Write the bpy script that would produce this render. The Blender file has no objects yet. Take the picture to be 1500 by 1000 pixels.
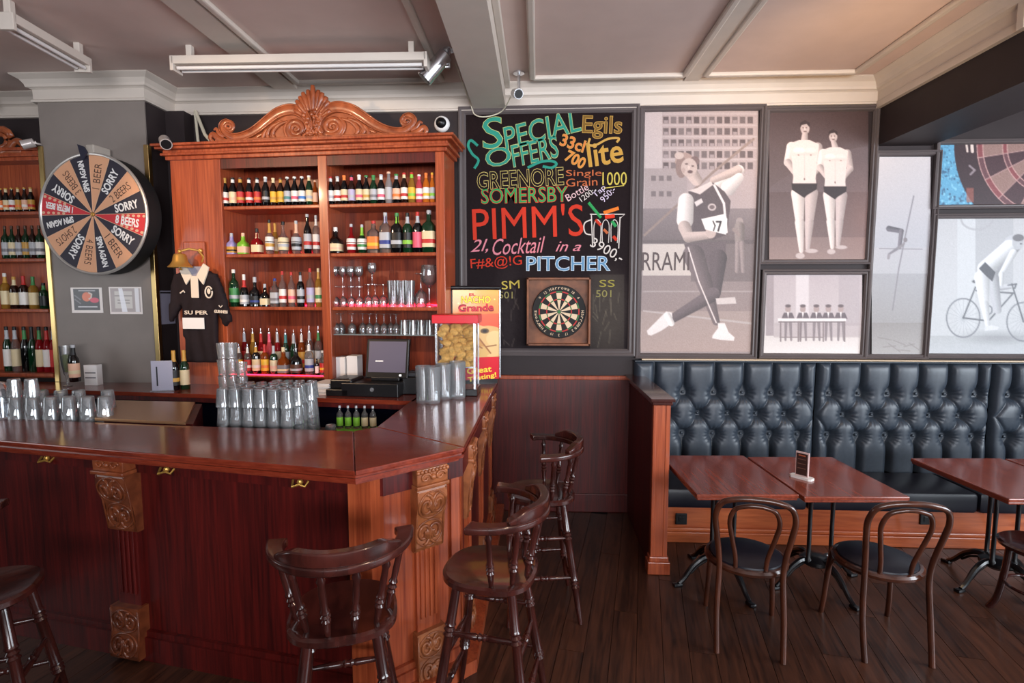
import bpy, bmesh, math, random
import numpy as np
from mathutils import Vector, Matrix
random.seed(7)
PI = math.pi
scene = bpy.context.scene
COL = scene.collection
# ------------------------------------------------------------------ camera
FPX, CH = 790.0, 1.95
YAW, PIT = math.atan(38 / FPX), math.atan(70 / FPX)
cam_d = bpy.data.cameras.new('camera'); cam = bpy.data.objects.new('camera', cam_d); COL.objects.link(cam)
cam.location = (0, 0, CH); cam.rotation_euler = (PI / 2 - PIT, 0, YAW)
cam_d.sensor_width = 36; cam_d.lens = FPX / 1500 * 36; cam_d.clip_start = .05
scene.camera = cam
# ------------------------------------------------------------------ look
scene.view_settings.view_transform = 'Standard'
scene.view_settings.look = 'None'
scene.view_settings.gamma = 1
scene.view_settings.use_curve_mapping = False
scene.view_settings.exposure = 0.0
scene.cycles.use_denoising = True
scene.cycles.max_bounces = 10; scene.cycles.transmission_bounces = 10; scene.cycles.transparent_max_bounces = 32
scene.cycles.caustics_reflective = False; scene.cycles.caustics_refractive = False
scene.cycles.sample_clamp_indirect = 6
w = bpy.data.worlds.new('world'); scene.world = w; w.use_nodes = True
w.node_tree.nodes['Background'].inputs[0].default_value = (.75, .82, 1, 1)
w.node_tree.nodes['Background'].inputs[1].default_value = .3

def area(name, loc, aim, sx, sy, power, col):
    l = bpy.data.lights.new(name, 'AREA'); l.shape = 'RECTANGLE'; l.size = sx; l.size_y = sy; l.energy = power; l.color = col
    o = bpy.data.objects.new(name, l); COL.objects.link(o); o.location = loc
    o.rotation_euler = (Vector(aim) - Vector(loc)).to_track_quat('-Z', 'Y').to_euler(); return o
def spot(name, loc, aim, power, ang, col, blend=.5, rad=.04):
    l = bpy.data.lights.new(name, 'SPOT'); l.energy = power; l.spot_size = math.radians(ang); l.spot_blend = blend; l.color = col; l.shadow_soft_size = rad
    o = bpy.data.objects.new(name, l); COL.objects.link(o); o.location = loc
    o.rotation_euler = (Vector(aim) - Vector(loc)).to_track_quat('-Z', 'Y').to_euler(); return o
# daylight through the windows of the right wall and of the wall behind the camera
area('window_daylight_right', (6.3, .6, 2.0), (0, 1.6, 2.0), 4.6, 2.3, 460, (.84, .92, 1))
l = area('window_daylight_rear', (1.2, -3.8, 2.3), (-.4, 4.7, 4.1), 6.0, 1.4, 215, (.93, .95, 1)); l.data.spread = math.radians(85)
area('window_daylight_left', (-6.6, 1.2, 2.2), (0, 3.2, 1.4), 2.0, 1.6, 34, (.9, .95, 1))
# warm lamps of the room, and an added uplight for the ceiling glow
spot('cabinet_spot', (-3.5, 1.4, 3.3), (-1.95, 4.3, 2.35), 270, 50, (1, .68, .42), .5, .06)
spot('added_ceiling_glow', (2.1, 2.3, 2.6), (2.1, 4.75, 3.85), 150, 60, (1, .66, .34), .9, .35)  # no fitting there: added to throw a warm patch on ceiling and frame tops
spot('picture_spot_down', (2.0, 3.1, 3.62), (2.1, 4.75, 1.3), 60, 70, (1, .7, .40), .8, .3)
spot('bar_spot', (.9, 1.2, 3.3), (-.6, 2.4, .7), 60, 50, (1, .72, .5), .7, .1)

# ------------------------------------------------------------------ view maths (measurements taken from the photograph on real planes)
_R = Vector((math.cos(YAW), math.sin(YAW), 0))
_F = Vector((-math.sin(YAW) * math.cos(PIT), math.cos(YAW) * math.cos(PIT), -math.sin(PIT)))
_U = _R.cross(_F)
CP = Vector((0, 0, CH))
def ray(px, py): return _F * FPX + _R * (px - 750) + _U * (500 - py)
def onz(px, py, z):
    d = ray(px, py); return CP + d * ((z - CH) / d.z)
def ony(px, py, y):
    d = ray(px, py); return CP + d * (y / d.y)
def onplane(px, py, A, B):
    A = Vector(A).to_2d() if len(A) > 2 else Vector(A); B = Vector(B)
    n = Vector((-(B - A).y, (B - A).x)); d = ray(px, py)
    t = n.dot(A) / (n.x * d.x + n.y * d.y); p = CP + d * t
    return (Vector((p.x, p.y)) - A).dot((B - A).normalized()), p.z

# ------------------------------------------------------------------ materials
def lin(c):
    return tuple(((v / 255) / 12.92 if v / 255 <= .04045 else ((v / 255 + .055) / 1.055) ** 2.4) for v in c)
MATS = {}
def mat(name, rgb, rough=.5, metal=0., spec=.5, coat=0., trans=0., ior=1.45, emit=None, es=0., alpha=1.):
    if name in MATS: return MATS[name]
    m = bpy.data.materials.new(name); m.use_nodes = True; b = m.node_tree.nodes['Principled BSDF']
    b.inputs['Base Color'].default_value = (*lin(rgb), 1); b.inputs['Roughness'].default_value = rough
    b.inputs['Metallic'].default_value = metal; b.inputs['Specular IOR Level'].default_value = spec
    b.inputs['Coat Weight'].default_value = coat; b.inputs['Transmission Weight'].default_value = trans; b.inputs['IOR'].default_value = ior
    b.inputs['Coat Roughness'].default_value = .08
    if emit: b.inputs['Emission Color'].default_value = (*lin(emit), 1); b.inputs['Emission Strength'].default_value = es
    MATS[name] = m; return m
def wood(name, c1, c2, rough=.35, coat=.3, scale=(30, 30, 1.2), bump=.06, spec=.5):
    if name in MATS: return MATS[name]
    m = mat(name, c1, rough, coat=coat, spec=spec); nt = m.node_tree; N = nt.nodes; L = nt.links; b = N['Principled BSDF']
    tc = N.new('ShaderNodeTexCoord'); mp = N.new('ShaderNodeMapping'); mp.inputs['Scale'].default_value = scale
    n1 = N.new('ShaderNodeTexNoise'); n1.inputs['Scale'].default_value = 2.2; n1.inputs['Detail'].default_value = 6; n1.inputs['Distortion'].default_value = .4
    n2 = N.new('ShaderNodeTexNoise'); n2.inputs['Scale'].default_value = .35; n2.inputs['Detail'].default_value = 2
    oi = N.new('ShaderNodeObjectInfo'); va = N.new('ShaderNodeVectorMath'); va.operation = 'ADD'
    L.new(tc.outputs['Object'], va.inputs[0]); 
    sc = N.new('ShaderNodeMath'); sc.operation = 'MULTIPLY'; sc.inputs[1].default_value = 20; L.new(oi.outputs['Random'], sc.inputs[0]); L.new(sc.outputs[0], va.inputs[1])
    L.new(va.outputs[0], mp.inputs['Vector']); L.new(mp.outputs[0], n1.inputs['Vector']); L.new(mp.outputs[0], n2.inputs['Vector'])
    ad = N.new('ShaderNodeMath'); ad.operation = 'MULTIPLY_ADD'; ad.inputs[1].default_value = .6; L.new(n1.outputs[0], ad.inputs[0])
    m2 = N.new('ShaderNodeMath'); m2.operation = 'MULTIPLY'; m2.inputs[1].default_value = .4; L.new(n2.outputs[0], m2.inputs[0]); L.new(m2.outputs[0], ad.inputs[2])
    cr = N.new('ShaderNodeValToRGB'); cr.color_ramp.elements[0].position = .34; cr.color_ramp.elements[1].position = .66
    cr.color_ramp.elements[0].color = (*lin(c1), 1); cr.color_ramp.elements[1].color = (*lin(c2), 1)
    L.new(ad.outputs[0], cr.inputs[0]); L.new(cr.outputs[0], b.inputs['Base Color'])
    bp = N.new('ShaderNodeBump'); bp.inputs['Strength'].default_value = bump; bp.inputs['Distance'].default_value = .004
    L.new(n1.outputs[0], bp.inputs['Height']); L.new(bp.outputs[0], b.inputs['Normal'])
    return m
def painty(name, c, rough=.6, var=.06, scale=6, spec=.4):
    if name in MATS: return MATS[name]
    m = mat(name, c, rough, spec=spec); nt = m.node_tree; N = nt.nodes; L = nt.links; b = N['Principled BSDF']
    tc = N.new('ShaderNodeTexCoord'); n1 = N.new('ShaderNodeTexNoise'); n1.inputs['Scale'].default_value = scale; n1.inputs['Detail'].default_value = 5
    L.new(tc.outputs['Object'], n1.inputs['Vector'])
    cr = N.new('ShaderNodeValToRGB'); cr.color_ramp.elements[0].position = .3; cr.color_ramp.elements[1].position = .7
    a = lin(c); cr.color_ramp.elements[0].color = (*[v * (1 - var) for v in a], 1); cr.color_ramp.elements[1].color = (*[min(1, v * (1 + var)) for v in a], 1)
    L.new(n1.outputs[0], cr.inputs[0]); L.new(cr.outputs[0], b.inputs['Base Color'])
    bp = N.new('ShaderNodeBump'); bp.inputs['Strength'].default_value = .05; bp.inputs['Distance'].default_value = .003
    L.new(n1.outputs[0], bp.inputs['Height']); L.new(bp.outputs[0], b.inputs['Normal']); return m
def vcol(name, rough=.5, coat=0., spec=.5):
    if name in MATS: return MATS[name]
    m = mat(name, (128, 128, 128), rough, coat=coat, spec=spec); nt = m.node_tree
    a = nt.nodes.new('ShaderNodeVertexColor'); a.layer_name = 'print'
    nt.links.new(a.outputs[0], nt.nodes['Principled BSDF'].inputs['Base Color']); return m

M_CEIL = painty('ceiling_paint', (206, 184, 176), .7, .03)
M_WHITE = painty('white_trim_paint', (200, 189, 179), .5, .03)
M_DARK = painty('charcoal_wall_paint', (48, 40, 41), .55, .08, 6, .25)
M_COLUMN = painty('grey_column_paint', (132, 122, 116), .42, .05)
M_FRAME = painty('grey_frame_paint', (92, 84, 84), .38, .05)
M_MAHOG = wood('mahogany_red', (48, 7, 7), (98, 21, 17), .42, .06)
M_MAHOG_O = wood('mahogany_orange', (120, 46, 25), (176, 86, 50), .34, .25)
M_CARVE = wood('carved_mahogany', (116, 54, 30), (172, 92, 54), .36, .2, (8, 8, 8))
M_CORB = wood('carved_oak', (104, 52, 28), (166, 98, 58), .42, .15, (9, 9, 9))
M_TOP = wood('countertop_mahogany', (98, 32, 20), (138, 56, 36), .2, .3, (1.2, 30, 30), .02)
M_TABLE = wood('table_mahogany', (112, 44, 28), (150, 70, 48), .26, .5, (24, 1.3, 24), .03)
M_STOOL = wood('dark_stool_wood', (38, 16, 14), (74, 32, 26), .24, .5, (14, 3, 3), .03)
M_STOOLV = wood('dark_stool_leg_wood', (38, 16, 14), (70, 30, 25), .22, .5, (14, 14, 2), .02)
M_BENT = wood('bentwood_brown', (46, 22, 14), (88, 46, 30), .28, .5, (9, 9, 3), .02)
M_FLOOR = wood('floor_plank_wood', (36, 19, 13), (86, 50, 34), .38, .15, (22, 1.6, 8), .12)
M_SKIRT = wood('banquette_base_wood', (148, 66, 34), (196, 104, 60), .35, .25, (1.5, 20, 22))
M_LEATHER = painty('black_leather', (52, 60, 70), .4, .12, 40, .6)
M_SEATV = painty('seat_vinyl', (24, 24, 34), .38, .1, 30, .5)
M_IRON = mat('black_cast_iron', (14, 14, 17), .3, spec=.6, coat=.4)
M_BRASS = mat('brass', (214, 164, 84), .34, metal=.7)
M_BRASSP = mat('polished_brass_strip', (214, 184, 124), .28, metal=1)
M_CHROME = mat('chrome', (226, 226, 230), .26, metal=1)
M_BLACK = mat('black_plastic', (14, 13, 16), .35)
M_BLACKM = mat('matt_black', (12, 11, 12), .7)
M_STEEL = mat('dark_steel', (70, 70, 74), .35, metal=.8)
def thin_glass(name, tint, fres=.5, haze=.05, rough=.03, refr=0.):
    m = bpy.data.materials.new(name); m.use_nodes = True; N = m.node_tree.nodes; L = m.node_tree.links; N.clear()
    out = N.new('ShaderNodeOutputMaterial'); tr = N.new('ShaderNodeBsdfTransparent'); tr.inputs[0].default_value = (*tint, 1)
    gl = N.new('ShaderNodeBsdfGlossy'); gl.inputs['Roughness'].default_value = rough; df = N.new('ShaderNodeBsdfDiffuse'); df.inputs[0].default_value = (.85, .88, .9, 1)
    lw = N.new('ShaderNodeLayerWeight'); lw.inputs[0].default_value = fres; pw = N.new('ShaderNodeMath'); pw.operation = 'MULTIPLY_ADD'; pw.inputs[1].default_value = .8; pw.inputs[2].default_value = .05; pw.use_clamp = True
    L.new(lw.outputs['Fresnel'], pw.inputs[0]); m1 = N.new('ShaderNodeMixShader'); L.new(pw.outputs[0], m1.inputs[0]); L.new(tr.outputs[0], m1.inputs[1]); L.new(gl.outputs[0], m1.inputs[2])
    m2 = N.new('ShaderNodeMixShader'); m2.inputs[0].default_value = haze; L.new(m1.outputs[0], m2.inputs[1]); L.new(df.outputs[0], m2.inputs[2]); g3 = N.new('ShaderNodeBsdfGlass'); g3.inputs['IOR'].default_value = 1.4; g3.inputs['Roughness'].default_value = .0; m3 = N.new('ShaderNodeMixShader'); m3.inputs[0].default_value = refr; L.new(m2.outputs[0], m3.inputs[1]); L.new(g3.outputs[0], m3.inputs[2]); L.new(m3.outputs[0], out.inputs[0]); MATS[name] = m; return m
M_GLASS = thin_glass('clear_glass', (.985, .99, 1), .45, .06, .02, .22)
M_ACRYL = mat('acrylic', (235, 238, 245), .08, trans=.75, ior=1.3)
M_PAPER = mat('white_paper', (232, 228, 226), .7)
M_RED = mat('red_enamel', (206, 22, 40), .35)
M_CHIP = painty('corn_chip', (222, 172, 92), .65, .25, 60)
M_WIRE = mat('cream_cable', (205, 196, 176), .6)

# ------------------------------------------------------------------ mesh building
class MB:
    def __init__(s): s.v = []; s.f = []
    def add(s, vs, fs, M=None):
        o = len(s.v)
        s.v += [tuple(M @ Vector(p)) if M is not None else tuple(p) for p in vs]; s.f += [tuple(i + o for i in f) for f in fs]; return s
    def box(s, x0, y0, z0, x1, y1, z1, b=0., M=None):
        if b <= 0:
            vs = [(x, y, z) for z in (z0, z1) for y in (y0, y1) for x in (x0, x1)]
            return s.add(vs, [(0, 2, 3, 1), (4, 5, 7, 6), (0, 1, 5, 4), (2, 6, 7, 3), (0, 4, 6, 2), (1, 3, 7, 5)], M)
        bm = bmesh.new(); bmesh.ops.create_cube(bm, size=1)
        bmesh.ops.scale(bm, vec=(x1 - x0, y1 - y0, z1 - z0), verts=bm.verts); bmesh.ops.translate(bm, vec=((x0 + x1) / 2, (y0 + y1) / 2, (z0 + z1) / 2), verts=bm.verts)
        bmesh.ops.bevel(bm, geom=bm.edges[:], offset=b, segments=2, affect='EDGES', profile=.5)
        bm.verts.index_update(); vs = [v.co[:] for v in bm.verts]; fs = [tuple(v.index for v in f.verts) for f in bm.faces]; bm.free()
        return s.add(vs, fs, M)
    def lathe(s, prof, n=20, M=None, cap=True, sq=None):
        vs = []; k = len(prof)
        for r, z in prof:
            for i in range(n):
                a = 2 * PI * i / n; c, q = math.cos(a), math.sin(a)
                if sq:  # superellipse section
                    e = 2 / sq; c = math.copysign(abs(c) ** e, c); q = math.copysign(abs(q) ** e, q)
                vs.append((r * c, r * q, z))
        fs = [(j * n + i, j * n + (i + 1) % n, (j + 1) * n + (i + 1) % n, (j + 1) * n + i) for j in range(k - 1) for i in range(n)]
        if cap:
            if prof[0][0] > 1e-5: fs.append(tuple(range(n - 1, -1, -1)))
            if prof[-1][0] > 1e-5: fs.append(tuple((k - 1) * n + i for i in range(n)))
        return s.add(vs, fs, M)
    def turned(s, p0, p1, prof, n=12):
        p0, p1 = Vector(p0), Vector(p1); d = p1 - p0; q = d.to_track_quat('Z', 'Y').to_matrix().to_4x4(); q.translation = p0
        return s.lathe([(r, t * d.length) for t, r in prof], n, q)
    def tube(s, pts, r, n=8, flat=1., up=None, closed=False):
        pts = [Vector(p) for p in pts]; k = len(pts); rs = r if hasattr(r, '__len__') else [r] * k
        vs = []; prev = None
        for i, p in enumerate(pts):
            if closed: t = (pts[(i + 1) % k] - pts[i - 1]).normalized()
            else: t = (pts[min(i + 1, k - 1)] - pts[max(i - 1, 0)]).normalized()
            if up is not None: u = Vector(up); u = (u - t * u.dot(t)).normalized()
            else:
                if prev is None: u = t.orthogonal().normalized()
                else: u = (prev - t * prev.dot(t)).normalized()
            prev = u; v = t.cross(u)
            for j in range(n):
                a = 2 * PI * j / n; vs.append(p + (u * math.cos(a) * flat + v * math.sin(a)) * rs[i])
        m = k if closed else k - 1
        fs = [(i * n + j, i * n + (j + 1) % n, ((i + 1) % k) * n + (j + 1) % n, ((i + 1) % k) * n + j) for i in range(m) for j in range(n)]
        if not closed: fs += [tuple(range(n - 1, -1, -1)), tuple((k - 1) * n + j for j in range(n))]
        return s.add(vs, fs)
    def prism(s, poly, z0, z1, M=None, axis='z'):
        n = len(poly)
        def P(a, b, c): return (a, b, c) if axis == 'z' else ((a, c, b) if axis == 'y' else (c, a, b))
        area2 = sum(poly[i][0] * poly[(i + 1) % n][1] - poly[(i + 1) % n][0] * poly[i][1] for i in range(n))
        if area2 < 0: poly = poly[::-1]
        vs = [P(a, b, z0) for a, b in poly] + [P(a, b, z1) for a, b in poly]
        fs = [tuple(range(n - 1, -1, -1)), tuple(range(n, 2 * n))] + [(i, (i + 1) % n, n + (i + 1) % n, n + i) for i in range(n)]
        if axis == 'y': fs = [f[::-1] for f in fs]
        return s.add(vs, fs, M)
    def ball(s, c, rx, ry=None, rz=None, n=10, M=None):
        ry = ry or rx; rz = rz or rx; k = max(5, n // 2 + 1)
        T = Matrix.Translation(Vector(c)) @ Matrix.Diagonal((rx, ry, rz, 1))
        if M is not None: T = M @ T
        return s.lathe([(max(1e-6, math.sin(PI * i / (k - 1))), -math.cos(PI * i / (k - 1))) for i in range(k)], n, T, cap=False)
    def build(s, name, m, parent=None, smooth=False, loc=None, label=None, kind=None):
        me = bpy.data.meshes.new(name); me.from_pydata(s.v, [], s.f); me.update()
        if smooth:
            me.shade_smooth()
            if smooth != 'all' and hasattr(me, 'set_sharp_from_angle'): me.set_sharp_from_angle(angle=math.radians(42))
        if m: me.materials.append(m)
        o = bpy.data.objects.new(name, me); COL.objects.link(o)
        if parent: o.parent = parent
        if loc: o.location = loc
        if label: o['label'] = label
        if kind: o['kind'] = kind
        return o
def tag(o, label, cat, group=None):
    o['label'] = label; o['category'] = cat
    if group: o['group'] = group
    return o
def thing(name, label, cat, loc=(0, 0, 0), rotz=0, group=None):
    o = bpy.data.objects.new(name, None); COL.objects.link(o); o.empty_display_size = .05
    o.location = loc; o.rotation_euler = (0, 0, rotz); return tag(o, label, cat, group)
def copy_tree(o, parent=None):
    c = o.copy(); COL.objects.link(c)
    if parent: c.parent = parent
    for ch in list(o.children): copy_tree(ch, c)
    return c
def struct(name, mb, m, parent=None, smooth=False):
    o = mb.build(name, m, parent, smooth)
    if not parent: o['kind'] = 'structure'
    return o
def setmat(o, m):
    o.material_slots[0].link = 'OBJECT'; o.material_slots[0].material = m
def piece(name, me, m, parent, loc=(0, 0, 0), scale=(1, 1, 1), rot=(0, 0, 0)):
    o = bpy.data.objects.new(name, me); COL.objects.link(o); o.parent = parent; o.location = loc; o.scale = scale; o.rotation_euler = rot
    if m: setmat(o, m)
    return o
def mesh_of(mb, name, smooth=True, m=None):
    me = bpy.data.meshes.new(name); me.from_pydata(mb.v, [], mb.f); me.update()
    if smooth: me.shade_smooth(); me.set_sharp_from_angle(angle=math.radians(42))
    me.materials.append(m or M_BLACK); return me
def offset_poly(P, d):  # open polyline, offset to its right side
    out = []
    for i, p in enumerate(P):
        p = Vector(p); ns = []
        if i > 0: t = (p - Vector(P[i - 1])).normalized(); ns.append(Vector((t.y, -t.x)))
        if i < len(P) - 1: t = (Vector(P[i + 1]) - p).normalized(); ns.append(Vector((t.y, -t.x)))
        if len(ns) == 2: b = (ns[0] + ns[1]).normalized(); out.append(tuple(p + b * d / max(.3, b.dot(ns[0]))))
        else: out.append(tuple(p + ns[0] * d))
    return out
def rect_frame(mb, x0, z0, x1, z1, prof, y):  # prof: (inset, proud) ; faces -y
    k = len(prof); vs = []
    for ins, pr in prof:
        vs += [(x0 + ins, y - pr, z0 + ins), (x1 - ins, y - pr, z0 + ins), (x1 - ins, y - pr, z1 - ins), (x0 + ins, y - pr, z1 - ins)]
    fs = [(j * 4 + i, j * 4 + (i + 1) % 4, (j + 1) * 4 + (i + 1) % 4, (j + 1) * 4 + i) for j in range(k - 1) for i in range(4)]
    return mb.add(vs, fs)
ORD = ['leftmost', 'second from left', 'third from left', 'fourth from left', 'fifth from left', 'sixth from left', 'seventh from left', 'eighth from left', 'ninth from left', 'tenth from left', 'eleventh from left', 'twelfth from left', 'thirteenth from left', 'fourteenth from left', 'fifteenth from left']

def text(s, m, parent, box, name='lettering', rot=0., depth=.0015, off=0., M=None, label=None, keep=False, shear=0., spacing=1.):
    """box = (cx, cz, width, height) on a vertical plane; text faces -y. M: local matrix of that plane"""
    cu = bpy.data.curves.new(name, 'FONT'); cu.body = s; cu.extrude = depth; cu.size = 1; cu.resolution_u = 3; cu.shear = shear; cu.space_character = spacing
    tmp = bpy.data.objects.new('tmp', cu); COL.objects.link(tmp)
    def grab():
        dg = bpy.context.evaluated_depsgraph_get(); dg.update(); return bpy.data.meshes.new_from_object(tmp.evaluated_get(dg))
    me = grab()
    co = np.empty(len(me.vertices) * 3); me.vertices.foreach_get('co', co); co = co.reshape(-1, 3)
    lo, hi = co.min(0), co.max(0); sx = box[2] / max(1e-6, hi[0] - lo[0]); sz = box[3] / max(1e-6, hi[1] - lo[1])
    if keep: sx = sz = min(sx, sz)
    c = (lo + hi) / 2
    if off:
        cu.offset = off / ((sx + sz) / 2); bpy.data.meshes.remove(me); me = grab(); co = np.empty(len(me.vertices) * 3); me.vertices.foreach_get('co', co); co = co.reshape(-1, 3)
    p = co.copy(); p[:, 0] = (co[:, 0] - c[0]) * sx; p[:, 1] = (co[:, 1] - c[1]) * sz
    ca, sa = math.cos(rot), math.sin(rot); x = p[:, 0] * ca - p[:, 1] * sa; z = p[:, 0] * sa + p[:, 1] * ca
    out = np.stack([x + box[0], -p[:, 2], z + box[1]], 1)
    me.vertices.foreach_set('co', out.ravel()); me.materials.clear(); me.materials.append(m); me.name = name
    bpy.data.objects.remove(tmp); bpy.data.curves.remove(cu)
    if M is not None: me.transform(M)
    me.update(); o = bpy.data.objects.new(name, me); COL.objects.link(o); o.parent = parent
    if label: o['label'] = label
    return o

class Paint:  # a flat print worked out on a grid of points
    def __init__(s, x0, y0, x1, y1, step, bg, T=None):
        s.nx = int((x1 - x0) / step) + 1; s.ny = int((y1 - y0) / step) + 1
        s.X, s.Y = np.meshgrid(np.linspace(x0, x1, s.nx), np.linspace(y0, y1, s.ny)); s.C = np.zeros((s.ny, s.nx, 3)); s.C[:] = bg
        s.T = T or (lambda x, y: (x, y)); s.k = step; s.rs = np.random.RandomState(3)
    def _mix(s, m, c): m = np.clip(m, 0, 1)[..., None]; s.C = s.C * (1 - m) + np.array(c, float) * m
    def grad(s, y0, c0, y1, c1, x0=-1e9, x1=1e9):
        y0 = s.T(0, y0)[1]; y1 = s.T(0, y1)[1]; x0 = s.T(x0, 0)[0]; x1 = s.T(x1, 0)[0]
        t = ((s.Y - y0) / (y1 - y0)); m = (t >= 0) & (t <= 1) & (s.X >= x0) & (s.X <= x1); t = np.clip(t, 0, 1)[..., None]
        s.C = np.where(m[..., None], np.array(c0, float) * (1 - t) + np.array(c1, float) * t, s.C)
    def rect(s, x0, y0, x1, y1, c, a=1.):
        x0, y0 = s.T(x0, y0); x1, y1 = s.T(x1, y1)
        m = np.minimum(np.minimum(s.X - x0, x1 - s.X), np.minimum(s.Y - y0, y1 - s.Y)) / s.k + .5; s._mix(np.clip(m, 0, 1) * a, c)
    def ell(s, cx, cy, rx, ry, c, a=1., soft=1.):
        cx, cy = s.T(cx, cy); f = abs(s.T(1, 0)[0] - s.T(0, 0)[0]); rx *= f; ry *= f
        d = (1 - np.sqrt(((s.X - cx) / rx) ** 2 + ((s.Y - cy) / ry) ** 2)) * min(rx, ry); s._mix(np.clip(d / (s.k * soft) + .5, 0, 1) * a, c)
    def cap(s, x0, y0, x1, y1, r0, r1, c, a=1.):
        f = abs(s.T(1, 0)[0] - s.T(0, 0)[0]); x0, y0 = s.T(x0, y0); x1, y1 = s.T(x1, y1); dx, dy = x1 - x0, y1 - y0
        t = np.clip(((s.X - x0) * dx + (s.Y - y0) * dy) / max(1e-9, dx * dx + dy * dy), 0, 1)
        d = (r0 + (r1 - r0) * t) * f - np.hypot(s.X - x0 - t * dx, s.Y - y0 - t * dy); m = np.clip(d / s.k + .5, 0, 1) * a
        if max(r0, r1) > 7:
            L_ = max(1e-9, math.hypot(dx, dy)); sd = ((s.X - x0) * dy - (s.Y - y0) * dx) / L_ * (1 if dy >= 0 else -1) / (max(r0, r1) * f)
            m = np.clip(m, 0, 1)[..., None]; k = np.clip(1 - .24 * np.clip(sd * 1.1, -.25, 1) , 0, 1.1)[..., None]; s.C = s.C * (1 - m) + np.array(c, float) * k * m
        else: s._mix(m, c)
    def line(s, pts, r, c, a=1.):
        for p, q in zip(pts[:-1], pts[1:]): s.cap(*p, *q, r, r, c, a)
    def poly(s, pts, c, a=1.):
        P = [s.T(*p) for p in pts]; ins = np.zeros(s.X.shape, bool); dm = np.full(s.X.shape, 1e9)
        for (xa, ya), (xb, yb) in zip(P, P[1:] + P[:1]):
            cr = ((ya > s.Y) != (yb > s.Y)); xi = xa + (s.Y - ya) * (xb - xa) / ((yb - ya) if abs(yb - ya) > 1e-9 else 1e-9); ins ^= cr & (s.X < xi)
            dx, dy = xb - xa, yb - ya; t = np.clip(((s.X - xa) * dx + (s.Y - ya) * dy) / max(1e-9, dx * dx + dy * dy), 0, 1)
            dm = np.minimum(dm, np.hypot(s.X - xa - t * dx, s.Y - ya - t * dy))
        s._mix(np.clip(np.where(ins, dm, -dm) / s.k + .5, 0, 1) * a, c)
    def noise(s, a):
        n = s.rs.randn(s.ny, s.nx)[..., None]; s.C = s.C + n * a
    def build(s, name, m, parent, f, label=None, curve=None):
        """f(x, y) -> (X, Y, Z)"""
        n = s.nx * s.ny; P = np.array(f(s.X.ravel(), s.Y.ravel())).T
        me = bpy.data.meshes.new(name); i = np.arange(s.ny - 1)[:, None] * s.nx + np.arange(s.nx - 1)[None]; i = i.ravel()
        F = np.stack([i, i + s.nx, i + s.nx + 1, i + 1], 1)
        me.vertices.add(n); me.vertices.foreach_set('co', P.ravel()); me.loops.add(F.size); me.loops.foreach_set('vertex_index', F.ravel().astype(np.int32))
        me.polygons.add(len(F)); me.polygons.foreach_set('loop_start', (np.arange(len(F)) * 4).astype(np.int32)); me.update(calc_edges=True)
        c = np.clip(s.C / 255, 0, 1).reshape(-1, 3); c = np.where(c <= .04045, c / 12.92, ((c + .055) / 1.055) ** 2.4)
        at = me.color_attributes.new('print', 'FLOAT_COLOR', 'POINT'); at.data.foreach_set('color', np.concatenate([c, np.ones((n, 1))], 1).astype(np.float32).ravel())
        me.materials.append(m); o = bpy.data.objects.new(name, me); COL.objects.link(o); o.parent = parent
        if label: o['label'] = label
        return o

# ================================================================== THE ROOM
D = 4.75; ZC = 3.70; ZT = 3.515
def wx(px, py=500): return ony(px, py, D).x
def wz(py, px=1000): return ony(px, py, D).z
fl = MB().box(-7, -4.2, -.08, 6.6, D, -.012); floor = struct('floor', fl, M_BLACKM)
gap = mesh_of(MB().box(0, 0, -.012, .137, 1.9, 0), 'plank', False, M_FLOOR)
ang = math.radians(-11); cnt = 0
for i in range(-38, 46):
    off = (i * 0.73) % 1.9
    for j in range(-1, 4):
        lx = i * .14; ly = j * 1.903 - off + .6
        c = Matrix.Rotation(ang, 3, 'Z') @ Vector((lx + .07, ly + .95, 0))
        if c.y > 5.3 or c.y < .95 or c.x < -3.3 or c.x > 5: continue
        p = Matrix.Rotation(ang, 3, 'Z') @ Vector((lx, ly, 0))
        if p.y > D - .05: continue
        L = 1.9
        vx = [Matrix.Rotation(ang, 3, 'Z') @ Vector((lx + a, ly + b, 0)) for a in (0, .137) for b in (0, 1.9)]
        mx = max(v.y for v in vx)
        if mx > D: L = 1.9 - (mx - D) / math.cos(ang) - .01
        if L < .1 or cnt > 290: continue
        cnt += 1
        q = piece('plank', gap, None, floor, (p.x, p.y, random.uniform(-.0006, .0006)), (1, L / 1.9, 1), (0, 0, ang))
struct('wall_back', MB().box(-7, D, 0, 6.6, D + .15, 3.9), M_DARK)
struct('wall_left', MB().box(-7.15, -4.2, 0, -7, D, 3.9), M_DARK)
struct('wall_right', MB().box(6.6, -4.2, 0, 6.75, D, 3.9), M_DARK)
struct('wall_rear', MB().box(-7, -4.35, 0, 6.6, -4.2, 3.9), M_DARK)
struct('ceiling', MB().box(-7, -4.2, ZC, 6.6, D, 3.9), M_CEIL)
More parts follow.
